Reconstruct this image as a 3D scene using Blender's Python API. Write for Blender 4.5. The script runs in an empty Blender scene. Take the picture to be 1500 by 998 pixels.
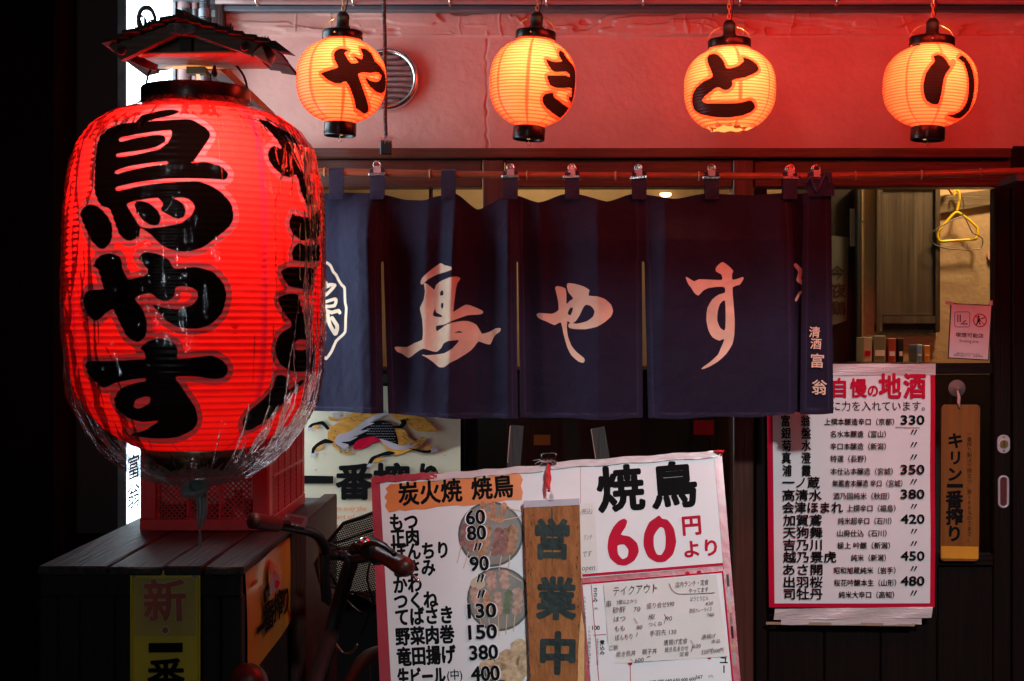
import bpy, math, random
import numpy as np
from mathutils import Vector, Matrix
random.seed(7); np.random.seed(7)
S = bpy.context.scene
COL = S.collection
# ---------------------------------------------------------------- camera, world, exposure
F = 50 / 36 * 1500.0; CH = 1.4
cam = bpy.data.cameras.new('camera'); cam.lens = 50; cam.sensor_width = 36; cam.clip_end = 200
camo = bpy.data.objects.new('camera', cam); camo.location = (0, 0, CH); camo.rotation_euler = (math.radians(90), 0, 0)
COL.objects.link(camo); S.camera = camo
W = bpy.data.worlds.new('World'); S.world = W; W.use_nodes = True
W.node_tree.nodes['Background'].inputs[0].default_value = (0.25, 0.35, 0.6, 1)
W.node_tree.nodes['Background'].inputs[1].default_value = 0.004
S.view_settings.view_transform = 'Standard'; S.view_settings.look = 'None'
S.view_settings.exposure = 0; S.view_settings.gamma = 1
S.cycles.use_denoising = True; S.cycles.max_bounces = 6; S.cycles.transparent_max_bounces = 12
S.cycles.sample_clamp_indirect = 4

def lamp(name, kind, loc, power, color, size=.05, target=None, spot=None, blend=.5, parent=None):
    d = bpy.data.lights.new(name, kind); d.energy = power; d.color = color
    if kind == 'AREA': d.size = size
    else: d.shadow_soft_size = size
    if spot: d.spot_size = math.radians(spot); d.spot_blend = blend
    o = bpy.data.objects.new(name, d); COL.objects.link(o); o.location = loc
    if target is not None:
        o.rotation_euler = (Vector(target) - Vector(loc)).to_track_quat('-Z', 'Y').to_euler()
    return o
ASSUMED_LAMP = (1.7, -1.15, 4.40)
lamp('assumed_lamp_light', 'SPOT', ASSUMED_LAMP, 840, (.89, .97, 1.0), .22, (.75, 3.7, .62), 30, .85)  # assumed unseen spotlight, added for the frontal light on the boards
lamp('interior_light', 'POINT', (1.62, 4.62, 2.32), 32, (1.0, .70, .40), .05)  # assumed unseen lamp indoors, placed from the hanger's shadow
lamp('interior_light', 'POINT', (.15, 4.95, 2.15), 7.0, (1.0, .68, .36), .08)

# ---------------------------------------------------------------- helpers
def P(px, py, Y, push=0.0):
    return Vector(((px - 750) / F * Y, Y - push, CH - (py - 499) / F * Y))
def px_of(p):
    return (750 + F * p[0] / p[1], 499 - F * (p[2] - CH) / p[1])
class Plane:
    def __init__(s, p0, n):
        s.p = Vector(p0); s.n = Vector(n).normalized()
        if s.n.dot(Vector((0, 0, CH)) - s.p) < 0: s.n = -s.n
    def at(s, px, py, off=0.0):
        d = Vector(((px - 750) / F, 1, -(py - 499) / F)); c = Vector((0, 0, CH))
        t = (s.p - c).dot(s.n) / d.dot(s.n)
        return c + d * t + s.n * off

ROOT = {}
def tag(o, label=None, cat=None, group=None, kind=None):
    if label: o['label'] = label
    if cat: o['category'] = cat
    if group: o['group'] = group
    if kind: o['kind'] = kind
    return o
def thing(name, label, cat, loc=(0, 0, 0), group=None, rot=(0, 0, 0)):
    o = bpy.data.objects.new(name, None); COL.objects.link(o); o.empty_display_size = .05
    o.location = loc; o.rotation_euler = rot
    ROOT[o.name] = Vector(loc)
    return tag(o, label, cat, group)
def origin(o):
    while o is not None and o.parent is not None: o = o.parent
    return Vector(o.location) if o is not None else Vector((0, 0, 0))
def copy_tree(o, parent=None):
    c = o.copy(); COL.objects.link(c); c.parent = parent
    for ch in list(o.children): copy_tree(ch, c)
    return c

class MB:
    def __init__(s): s.v = []; s.f = []; s.m = []
    def add(s, vs, fs, mi=0):
        n = len(s.v); s.v += [tuple(v) for v in vs]; s.f += [tuple(i + n for i in f) for f in fs]; s.m += [mi] * len(fs)
        return s
    def box(s, x0, x1, y0, y1, z0, z1, mi=0):
        vs = [(x, y, z) for x in (x0, x1) for y in (y0, y1) for z in (z0, z1)]
        return s.add(vs, [(0, 1, 3, 2), (4, 6, 7, 5), (0, 4, 5, 1), (2, 3, 7, 6), (0, 2, 6, 4), (1, 5, 7, 3)], mi)
    def bbox(s, x0, x1, y0, y1, z0, z1, b=.004, mi=0):
        # box with chamfered vertical and horizontal edges
        def ring(x0, x1, z0, z1, y): return [(x0, y, z0), (x1, y, z0), (x1, y, z1), (x0, y, z1)]
        vs = []
        for (y, k) in ((y0, b), (y0 + b, 0), (y1 - b, 0), (y1, b)):
            vs += [(x0 + k + b * 0, y, z0 + b), (x0 + b, y, z0 + k), (x1 - b, y, z0 + k), (x1 - k, y, z0 + b),
                   (x1 - k, y, z1 - b), (x1 - b, y, z1 - k), (x0 + b, y, z1 - k), (x0 + k, y, z1 - b)]
        fs = [tuple(range(7, -1, -1))[::-1], tuple(range(24, 32))[::-1]]
        for r in range(3):
            for i in range(8):
                j = (i + 1) % 8; a = r * 8
                fs.append((a + i, a + 8 + i, a + 8 + j, a + j))
        return s.add(vs, fs, mi)
    def prism(s, pts, off, mi=0):
        off = Vector(off); n = len(pts)
        vs = [Vector(p) for p in pts]; vs = vs + [v + off for v in vs]
        fs = [tuple(range(n)), tuple(range(2 * n - 1, n - 1, -1))] + [(i, i + n, (i + 1) % n + n, (i + 1) % n) for i in range(n)]
        return s.add(vs, fs, mi)
    def face(s, pts, mi=0):
        return s.add(pts, [tuple(range(len(pts)))], mi)
    def tube(s, pts, r, n=8, closed=False, cap=True, mi=0):
        pts = [Vector(p) for p in pts]; N = len(pts)
        rs = r if isinstance(r, (list, tuple)) else [r] * N
        vs = []; up = Vector((0.13, 0.31, 1)).normalized(); prev = None
        for i, p in enumerate(pts):
            a = pts[(i - 1) % N] if (closed or i > 0) else p
            b = pts[(i + 1) % N] if (closed or i < N - 1) else p
            t = (b - a).normalized() if (b - a).length > 1e-9 else Vector((0, 0, 1))
            if prev is None:
                u = t.cross(up)
                if u.length < .05: u = t.cross(Vector((1, 0, 0)))
                u.normalize()
            else:
                u = (prev - t * prev.dot(t))
                u = u.normalized() if u.length > 1e-6 else t.cross(up).normalized()
            prev = u; w = t.cross(u)
            for k in range(n):
                q = 2 * math.pi * k / n
                vs.append(p + (u * math.cos(q) + w * math.sin(q)) * rs[i])
        fs = []
        for i in range(N if closed else N - 1):
            for k in range(n):
                a = i * n + k; b = i * n + (k + 1) % n; c = ((i + 1) % N) * n + (k + 1) % n; d = ((i + 1) % N) * n + k
                fs.append((a, b, c, d))
        if cap and not closed:
            fs.append(tuple(range(n - 1, -1, -1))); fs.append(tuple((N - 1) * n + k for k in range(n)))
        return s.add(vs, fs, mi)
    def lathe(s, prof, n=32, c=(0, 0, 0), axis='z', mi=0, close=False):
        vs = []; c = Vector(c)
        for (r, h) in prof:
            for k in range(n):
                q = 2 * math.pi * k / n
                if axis == 'z': v = Vector((r * math.sin(q), -r * math.cos(q), h))
                else: v = Vector((r * math.sin(q), h, r * math.cos(q)))
                vs.append(c + v)
        fs = []; M = len(prof)
        for i in range(M if close else M - 1):
            for k in range(n):
                fs.append((i * n + k, i * n + (k + 1) % n, ((i + 1) % M) * n + (k + 1) % n, ((i + 1) % M) * n + k))
        return s.add(vs, fs, mi)
    def grid(s, fn, nu, nv, mi=0):
        vs = [fn(i / (nu - 1), j / (nv - 1)) for j in range(nv) for i in range(nu)]
        fs = [(j * nu + i, j * nu + i + 1, (j + 1) * nu + i + 1, (j + 1) * nu + i) for j in range(nv - 1) for i in range(nu - 1)]
        return s.add(vs, fs, mi)
    def build(s, name, mats, parent=None, smooth=False, local=False, kind=None, attrs=None):
        m = bpy.data.meshes.new(name)
        o0 = Vector((0, 0, 0)) if (local or parent is None) else origin(parent)
        m.from_pydata([(v[0] - o0.x, v[1] - o0.y, v[2] - o0.z) for v in s.v], [], s.f)
        if not isinstance(mats, (list, tuple)): mats = [mats]
        for x in mats: m.materials.append(x)
        if len(mats) > 1: m.polygons.foreach_set('material_index', s.m)
        if smooth: m.polygons.foreach_set('use_smooth', [True] * len(m.polygons))
        if attrs:
            for k, a in attrs.items():
                at = m.attributes.new(k, 'FLOAT', 'POINT'); at.data.foreach_set('value', np.asarray(a, dtype=np.float32))
        m.update()
        o = bpy.data.objects.new(name, m); COL.objects.link(o); o.parent = parent
        if kind: o['kind'] = kind
        return o

# ---------------------------------------------------------------- numpy noise
def vnoise(x, y, seed=0):
    x = np.asarray(x, float); y = np.asarray(y, float)
    xi = np.floor(x).astype(int); yi = np.floor(y).astype(int); fx = x - xi; fy = y - yi
    fx = fx * fx * (3 - 2 * fx); fy = fy * fy * (3 - 2 * fy)
    def h(a, b):
        n = np.sin(a * 127.1 + b * 311.7 + seed * 74.7) * 43758.5453
        return n - np.floor(n)
    return (h(xi, yi) * (1 - fx) + h(xi + 1, yi) * fx) * (1 - fy) + (h(xi, yi + 1) * (1 - fx) + h(xi + 1, yi + 1) * fx) * fy
def fbm(x, y, o=4, seed=0):
    r = 0; a = .5
    for i in range(o): r = r + a * vnoise(np.asarray(x) * 2 ** i, np.asarray(y) * 2 ** i, seed + i * 3); a *= .5
    return r

# ---------------------------------------------------------------- 2D signed distance of drawn characters
def smooth_poly(p, k=3, closed=True):
    p = np.array(p, float); n = len(p); out = []
    for i in range(n if closed else n - 1):
        p0 = p[(i - 1) % n] if (closed or i > 0) else p[i]; p1 = p[i]; p2 = p[(i + 1) % n]
        p3 = p[(i + 2) % n] if (closed or i < n - 2) else p2
        for j in range(k):
            t = j / k
            out.append(.5 * ((2 * p1) + (-p0 + p2) * t + (2 * p0 - 5 * p1 + 4 * p2 - p3) * t * t + (-p0 + 3 * p1 - 3 * p2 + p3) * t ** 3) * .6
                       + .4 * (p1 * (1 - t) + p2 * t))
    if not closed: out.append(p[-1])
    return np.array(out)
def seg_dist(q, a, b):
    d = b - a; L = (d * d).sum() + 1e-12
    t = np.clip(((q - a) @ d) / L, 0, 1)
    e = q - (a + t[:, None] * d)
    return (e * e).sum(1)
def poly_sd(q, poly):
    n = len(poly); m = np.full(len(q), 1e18); ins = np.zeros(len(q), bool)
    for i in range(n):
        a = poly[i]; b = poly[(i + 1) % n]
        m = np.minimum(m, seg_dist(q, a, b))
        c = (a[1] > q[:, 1]) != (b[1] > q[:, 1])
        if abs(b[1] - a[1]) > 1e-12:
            x = a[0] + (q[:, 1] - a[1]) * (b[0] - a[0]) / (b[1] - a[1])
            ins ^= c & (q[:, 0] < x)
    d = np.sqrt(m); return np.where(ins, -d, d)
def sdf(q, shapes):
    """shapes: (op, points[, radius]) in order; far points are skipped for speed"""
    out = np.full(len(q), 1.0)
    for sh in shapes:
        pts = sh[1]; lo = pts.min(0) - .06; hi = pts.max(0) + .06
        idx = np.nonzero(((q > lo) & (q < hi)).all(1))[0]
        if not len(idx): continue
        s = q[idx]
        if sh[0] == 'line':
            m = np.full(len(s), 1e18)
            for i in range(len(pts) - 1): m = np.minimum(m, seg_dist(s, pts[i], pts[i + 1]))
            d = np.sqrt(m) - sh[2]; out[idx] = np.minimum(out[idx], d)
        elif sh[0] == 'add': out[idx] = np.minimum(out[idx], poly_sd(s, pts))
        else: out[idx] = np.maximum(out[idx], -poly_sd(s, pts))
    return out
def Z(ox, oy, s):
    return lambda pts: [(ox + a / s, oy + b / s) for a, b in pts]

# ---------------------------------------------------------------- materials
def newmat(name):
    m = bpy.data.materials.new(name); m.use_nodes = True; nt = m.node_tree
    return m, nt, nt.nodes['Principled BSDF']
def N(nt, t, **kw):
    n = nt.nodes.new(t)
    for k, v in kw.items():
        if k in n.inputs: n.inputs[k].default_value = v
        else: setattr(n, k, v)
    return n
def mat(name, color, rough=.6, var=.15, scale=8, bump=0, bscale=60, metal=0, stretch=(1, 1, 1), coat=0, spec=.5, c2=None, sheen=0):
    m, nt, b = newmat(name)
    tc = N(nt, 'ShaderNodeTexCoord'); mp = N(nt, 'ShaderNodeMapping'); mp.inputs['Scale'].default_value = stretch
    nt.links.new(tc.outputs['Object'], mp.inputs[0])
    no = N(nt, 'ShaderNodeTexNoise', Scale=scale, Detail=5.0, Roughness=.6); nt.links.new(mp.outputs[0], no.inputs[0])
    mx = N(nt, 'ShaderNodeMix', data_type='RGBA')
    a = tuple(min(1, c * (1 - var)) for c in color) + (1,)
    d = tuple(c2) + (1,) if c2 else tuple(min(1, c * (1 + var)) for c in color) + (1,)
    mx.inputs[6].default_value = a; mx.inputs[7].default_value = d
    mr = N(nt, 'ShaderNodeMapRange'); mr.inputs[1].default_value = .3; mr.inputs[2].default_value = .7
    nt.links.new(no.outputs[0], mr.inputs[0]); nt.links.new(mr.outputs[0], mx.inputs[0])
    nt.links.new(mx.outputs[2], b.inputs['Base Color'])
    b.inputs['Roughness'].default_value = rough; b.inputs['Metallic'].default_value = metal
    b.inputs['Specular IOR Level'].default_value = spec
    if coat: b.inputs['Coat Weight'].default_value = coat; b.inputs['Coat Roughness'].default_value = .12
    if sheen: b.inputs['Sheen Weight'].default_value = sheen; b.inputs['Sheen Roughness'].default_value = .4
    if bump:
        n2 = N(nt, 'ShaderNodeTexNoise', Scale=bscale, Detail=4.0); nt.links.new(mp.outputs[0], n2.inputs[0])
        bp = N(nt, 'ShaderNodeBump', Strength=bump, Distance=.01); nt.links.new(n2.outputs[0], bp.inputs['Height'])
        nt.links.new(bp.outputs[0], b.inputs['Normal'])
    return m
def wood(name, c1, c2, axis='x', rough=.55, scale=6, bump=.25, coat=0, spec=.4):
    st = {'x': (.6, 14, 14), 'y': (14, .6, 14), 'z': (14, 14, .6)}[axis]
    m = mat(name, c1, rough, .0, scale, bump, scale * 2.2, stretch=st, c2=c2, coat=coat, spec=spec)
    return m
def emit(name, color, strength):
    m, nt, b = newmat(name); nt.nodes.remove(b)
    e = N(nt, 'ShaderNodeEmission'); e.inputs[0].default_value = tuple(color) + (1,); e.inputs[1].default_value = strength
    nt.links.new(e.outputs[0], nt.nodes['Material Output'].inputs[0]); return m

M = {}
M['plaster'] = mat('plaster', (.54, .31, .265), .85, .10, 3, .28, 45, c2=(.63, .385, .33), spec=.2)
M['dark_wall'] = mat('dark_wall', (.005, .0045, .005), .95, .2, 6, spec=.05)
M['frame'] = wood('frame', (.035, .012, .008), (.095, .028, .017), 'x', .42, coat=.15)
M['frame_v'] = wood('frame_v', (.035, .012, .008), (.095, .028, .017), 'z', .42, coat=.15)
M['door_h'] = wood('door_h', (.004, .0018, .0013), (.010, .004, .003), 'x', .6, spec=.12)
M['door_v'] = wood('door_v', (.004, .0018, .0013), (.010, .004, .003), 'z', .6, spec=.12)
M['bamboo'] = mat('bamboo', (.30, .09, .04), .3, .3, 10, .15, 40, stretch=(1, 10, 10), coat=.4)
M['bamboo_node'] = mat('bamboo_node', (.45, .22, .10), .5)
M['metal'] = mat('metal', (.75, .73, .70), .22, .1, 20, metal=1)
M['steel_dark'] = mat('steel_dark', (.16, .16, .17), .45, .2, 20, .1, metal=1)
M['soffit'] = mat('soffit', (.14, .15, .17), .5, .15, 6, metal=.4)
M['black_gloss'] = mat('black_gloss', (.006, .006, .007), .3, .2, 12, coat=.08, spec=.35)
M['black_matte'] = mat('black_matte', (.006, .006, .0065), .6)
M['brass'] = mat('brass', (.75, .48, .16), .35, .2, 20, metal=1)
M['ivory'] = mat('ivory', (.75, .62, .38), .4)
M['paper'] = mat('paper', (.76, .75, .76), .45, .04, 5, .12, 14, coat=.12, spec=.3)
M['paper_matte'] = mat('paper_matte', (.74, .72, .68), .7, .06, 7, .3, 9)
M['tape'] = mat('tape', (.62, .52, .52), .3, .12, 14, .3, 30, stretch=(1, 1, 5), coat=.6)
M['red_print'] = mat('red_print', (.52, .005, .035), .6, .1, 8, spec=.08)
M['red_edge'] = mat('red_edge', (.42, .012, .035), .35, .25, 8, .2, 20, coat=.4)
M['ink'] = mat('ink', (.007, .007, .008), .7, .2, 20, spec=.04)
M['pen'] = mat('pen', (.05, .05, .06), .6)
M['orange_print'] = mat('orange_print', (.72, .20, .03), .35, .15, 10, coat=.4)
M['sign_wood'] = wood('sign_wood', (.22, .075, .018), (.40, .15, .042), 'z', .6, 3.5, .35, spec=.2)
M['teal_ink'] = mat('teal_ink', (.006, .014, .015), .5, .2, 9, .2, c2=(.028, .050, .042), spec=.15)
M['chip_wood'] = wood('chip_wood', (.6, .33, .13), (.75, .45, .2), 'z', .7)
M['red_cord'] = mat('red_cord', (.60, .01, .02), .5, .3, 40)
M['tag_wood'] = wood('tag_wood', (.15, .050, .008), (.25, .09, .016), 'z', .4, 3, .1, coat=.3)
M['yellow_print'] = mat('yellow_print', (.62, .27, .02), .4)
M['crate'] = mat('crate', (.48, .004, .016), .35, .2, 9, .05, spec=.5)
M['old_wood'] = wood('old_wood', (.012, .011, .012), (.050, .046, .049), 'y', .62, 5, .6)
M['old_wood_dark'] = wood('old_wood_dark', (.004, .0035, .0035), (.013, .011, .010), 'z', .75, 4, .5)
M['post_red'] = wood('post_red', (.025, .009, .007), (.05, .018, .012), 'z', .6, 4, .4)
M['enamel'] = mat('enamel', (.66, .48, .010), .45, .12, 7, coat=.3)
M['enamel_olive'] = mat('enamel_olive', (.46, .34, .06), .5, .15, 7)
M['enamel_red'] = mat('enamel_red', (.40, .06, .03), .5)
M['enamel_pale'] = mat('enamel_pale', (.6, .5, .35), .5)
M['poster_gold'] = mat('poster_gold', (.80, .38, .03), .35, .2, 3, coat=.5, c2=(.75, .50, .05))
M['poster_pale'] = mat('poster_pale', (.62, .58, .43), .4, .1, 3, .15, 6, coat=.35)
M['gold'] = mat('gold', (.62, .30, .05), .45, .25, 25, stretch=(1, 1, 4))
M['grey_print'] = mat('grey_print', (.42, .38, .44), .5)
M['rubber_red'] = mat('rubber_red', (.075, .013, .010), .38, .15, 10)
M['grip_dark'] = mat('grip_dark', (.09, .012, .012), .5)
M['plastic_grey'] = mat('plastic_grey', (.10, .10, .11), .3)
M['screen'] = mat('screen', (.05, .04, .045), .15, coat=.6)
M['white_print'] = mat('white_print', (.75, .72, .74), .5)
M['tan_wall'] = mat('tan_wall', (.50, .33, .18), .8, .12, 5, .3, 60)
M['cupboard'] = wood('cupboard', (.045, .033, .024), (.11, .085, .062), 'z', .35, 3, .2, coat=.4)
M['interior_dark'] = mat('interior_dark', (.016, .010, .008), .6)
M['rail_wood'] = wood('rail_wood', (.10, .07, .035), (.16, .11, .06), 'x', .6)
M['yellow_plastic'] = mat('yellow_plastic', (.85, .55, .01), .3, .05, coat=.3)
M['pink'] = mat('pink', (.7, .35, .3), .5)
M['cream'] = mat('cream', (.50, .40, .28), .6)
M['card_blue'] = mat('card_blue', (.15, .3, .5), .4)
M['card_red'] = mat('card_red', (.35, .06, .03), .4)
M['olive_plastic'] = mat('olive_plastic', (.22, .23, .15), .25)
M['ground'] = mat('ground', (.05, .05, .052), .8, .3, 6, .6, 90)
M['pipe'] = mat('pipe', (.30, .17, .16), .45, .1, 6)
M['cord'] = mat('cord', (.05, .045, .055), .7, .3, 90, .3, 200)
M['frayed'] = mat('frayed', (.6, .55, .55), .6)
M['plate_rim'] = mat('plate_rim', (.07, .065, .055), .3, .3, 12)
M['plate_in'] = mat('plate_in', (.19, .175, .15), .4, .25, 18)
M['stick'] = mat('stick', (.62, .42, .24), .6)
M['print_green'] = mat('print_green', (.10, .14, .04), .5, .4, 60)
M['meat_a'] = mat('meat_a', (.36, .10, .035), .5, .5, 70, c2=(.60, .28, .12))
M['meat_b'] = mat('meat_b', (.20, .04, .03), .5, .5, 70, c2=(.40, .13, .09))
M['meat_c'] = mat('meat_c', (.45, .20, .14), .5, .4, 70, c2=(.62, .38, .28))
M['fried'] = mat('fried', (.52, .28, .12), .5, .4, 60, c2=(.75, .52, .30))
M['rooftile'] = mat('rooftile', (.05, .033, .026), .8, .5, 25, .9, 60)
M['bark'] = mat('bark', (.07, .045, .035), .8, .5, 40, .8, 90)
M['roof_board'] = wood('roof_board', (.42, .20, .06), (.60, .32, .11), 'x', .5, 3.5, .2)
M['roof_dark'] = wood('roof_dark', (.07, .03, .014), (.15, .07, .032), 'x', .5, 4, .3)
M['silver_plate'] = mat('silver_plate', (.28, .27, .28), .45, .4, 60, 1.0, 130, metal=.8)
M['plastic_bag'] = mat('plastic_bag', (.30, .33, .32), .25, .3, 20, .5, 60)
M['vent_dark'] = mat('vent_dark', (.06, .05, .05), .7)
M['vent_slat'] = mat('vent_slat', (.24, .17, .16), .6, .3, 30)
M['suction'] = mat('suction', (.18, .14, .13), .2, coat=.6)
M['cord_pink'] = mat('cord_pink', (.55, .30, .26), .7)

def glass_mat(name, tint=(1, 1, 1), refl=.9, rough=.02, base=.04, bump=0, bscale=(30, 30, 4), weight=.5):
    m, nt, b = newmat(name); nt.nodes.remove(b)
    tr = N(nt, 'ShaderNodeBsdfTransparent'); tr.inputs[0].default_value = tuple(tint) + (1,)
    gl = N(nt, 'ShaderNodeBsdfGlossy', Roughness=rough); gl.inputs[0].default_value = (refl, refl, refl, 1)
    lw = N(nt, 'ShaderNodeLayerWeight', Blend=weight * .3)
    ma = N(nt, 'ShaderNodeMath', operation='MULTIPLY_ADD'); ma.inputs[1].default_value = .75; ma.inputs[2].default_value = base
    nt.links.new(lw.outputs['Fresnel'], ma.inputs[0])
    mx = N(nt, 'ShaderNodeMixShader'); nt.links.new(ma.outputs[0], mx.inputs[0]); nt.links.new(tr.outputs[0], mx.inputs[1]); nt.links.new(gl.outputs[0], mx.inputs[2])
    nt.links.new(mx.outputs[0], nt.nodes['Material Output'].inputs[0])
    if bump:
        tc = N(nt, 'ShaderNodeTexCoord'); mp = N(nt, 'ShaderNodeMapping'); mp.inputs['Scale'].default_value = bscale
        nt.links.new(tc.outputs['Object'], mp.inputs[0])
        no = N(nt, 'ShaderNodeTexNoise', Scale=.55, Detail=3.0, Distortion=.9); nt.links.new(mp.outputs[0], no.inputs[0])
        s1_ = N(nt, 'ShaderNodeMath', operation='SUBTRACT'); nt.links.new(no.outputs[0], s1_.inputs[0]); s1_.inputs[1].default_value = .5
        s2_ = N(nt, 'ShaderNodeMath', operation='ABSOLUTE'); nt.links.new(s1_.outputs[0], s2_.inputs[0])
        no = N(nt, 'ShaderNodeMath', operation='POWER'); nt.links.new(s2_.outputs[0], no.inputs[0]); no.inputs[1].default_value = .6
        bp = N(nt, 'ShaderNodeBump', Strength=bump, Distance=.02); nt.links.new(no.outputs[0], bp.inputs['Height'])
        nt.links.new(bp.outputs[0], gl.inputs['Normal'])
    return m
M['glass'] = glass_mat('glass', (.93, .95, .93), .9, .03, .03)
M['film'] = glass_mat('film', (.98, .98, .98), 1.0, .05, .050, bump=.10, bscale=(60, 60, 5), weight=.5)
M['film_loose'] = glass_mat('film_loose', (.95, .95, .96), 1.0, .09, .025, bump=.22, bscale=(50, 50, 12), weight=.6)

def lantern_paper(name, base, seam_c, rib_c, halo_c, inkt, glow, inkw, halow, coat=.25):
    """paper lit from inside: diffuse + translucent; ink, halo, seams and ribs are what is printed on or glued to the paper"""
    m, nt, b = newmat(name); nt.nodes.remove(b); L = nt.links.new
    def attr(n):
        a = N(nt, 'ShaderNodeAttribute'); a.attribute_name = n; return a.outputs['Fac']
    def mixc(f, a, c):
        x = N(nt, 'ShaderNodeMix', data_type='RGBA'); L(f, x.inputs[0]) if not isinstance(f, float) else None
        if isinstance(a, tuple): x.inputs[6].default_value = a + (1,)
        else: L(a, x.inputs[6])
        x.inputs[7].default_value = tuple(c) + (1,); return x.outputs[2]
    def rng(v, lo, hi, a=1.0, c=0.0):
        r = N(nt, 'ShaderNodeMapRange'); r.inputs[1].default_value = lo; r.inputs[2].default_value = hi; r.inputs[3].default_value = a; r.inputs[4].default_value = c
        L(v, r.inputs[0]); return r.outputs[0]
    tc = N(nt, 'ShaderNodeTexCoord'); no = N(nt, 'ShaderNodeTexNoise', Scale=35.0, Detail=4.0); L(tc.outputs['Object'], no.inputs[0])
    c = mixc(rng(no.outputs[0], .3, .7, 0, .22), tuple(base), tuple(x * .6 for x in base))
    c = mixc(attr('seam'), c, seam_c)
    ink = attr('ink')
    c = mixc(rng(ink, halow - .0005, halow + .0005), c, halo_c)
    rb = N(nt, 'ShaderNodeMath', operation='MULTIPLY'); L(attr('rib'), rb.inputs[0]); rb.inputs[1].default_value = .9
    c = mixc(rb.outputs[0], c, rib_c)
    fi = rng(ink, -.0005, .0005)
    c = mixc(fi, c, inkt)
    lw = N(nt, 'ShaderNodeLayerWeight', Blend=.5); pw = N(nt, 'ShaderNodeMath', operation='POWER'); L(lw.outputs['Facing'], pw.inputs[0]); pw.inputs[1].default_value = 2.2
    dk = N(nt, 'ShaderNodeMix', data_type='RGBA', blend_type='MULTIPLY'); L(pw.outputs[0], dk.inputs[0]); L(c, dk.inputs[6]); dk.inputs[7].default_value = (.42, .20, .16, 1); c = dk.outputs[2]  # darker, redder rim of the lit paper put into the colour by view angle
    tr = N(nt, 'ShaderNodeBsdfTranslucent'); L(c, tr.inputs[0])
    df = N(nt, 'ShaderNodeBsdfDiffuse'); L(c, df.inputs[0])
    mx = N(nt, 'ShaderNodeMixShader'); mx.inputs[0].default_value = .68; L(df.outputs[0], mx.inputs[1]); L(tr.outputs[0], mx.inputs[2])
    em = N(nt, 'ShaderNodeEmission'); L(c, em.inputs[0]); em.inputs[1].default_value = glow
    ad = N(nt, 'ShaderNodeAddShader'); L(mx.outputs[0], ad.inputs[0]); L(em.outputs[0], ad.inputs[1])
    gl = N(nt, 'ShaderNodeBsdfGlossy', Roughness=.3); gl.inputs[0].default_value = (.8, .8, .8, 1)
    m2 = N(nt, 'ShaderNodeMixShader'); m2.inputs[0].default_value = .014; L(ad.outputs[0], m2.inputs[1]); L(gl.outputs[0], m2.inputs[2])
    L(m2.outputs[0], nt.nodes['Material Output'].inputs[0]); return m
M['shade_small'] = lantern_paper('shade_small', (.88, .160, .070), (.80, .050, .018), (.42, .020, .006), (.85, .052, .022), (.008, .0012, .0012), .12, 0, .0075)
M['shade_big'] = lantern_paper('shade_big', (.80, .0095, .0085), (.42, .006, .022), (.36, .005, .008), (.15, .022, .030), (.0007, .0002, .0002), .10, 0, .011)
m_, nt_, b_ = newmat('light_filter'); nt_.nodes.remove(b_); t_ = N(nt_, 'ShaderNodeBsdfTransparent'); t_.inputs[0].default_value = (.45, .27, .11, 1); nt_.links.new(t_.outputs[0], nt_.nodes['Material Output'].inputs[0]); M['light_filter'] = m_  # tint that dims the lamplight going up to the little roof
M['dim_paper'] = mat('dim_paper', (.10, .10, .09), .6)
M['satin'] = mat('satin', (.42, .40, .42), .35, .1, 20, spec=.8)
M['added_red_glow'] = emit('added_red_glow', (1, .032, .020), 15.5)  # glow of the unseen red lanterns added to redden the wall
M['glow_orange'] = emit('glow_orange', (1, .40, .09), 1.4)
M['sign_white'] = emit('sign_white', (.72, .90, 1.0), 7.5)
M['added_tube_light'] = emit('added_tube_light', (.85, .95, 1.0), 32)  # glow of the tubes added behind the camera for highlights
M['bulb'] = emit('bulb', (1, .70, .35), 8)

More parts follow.
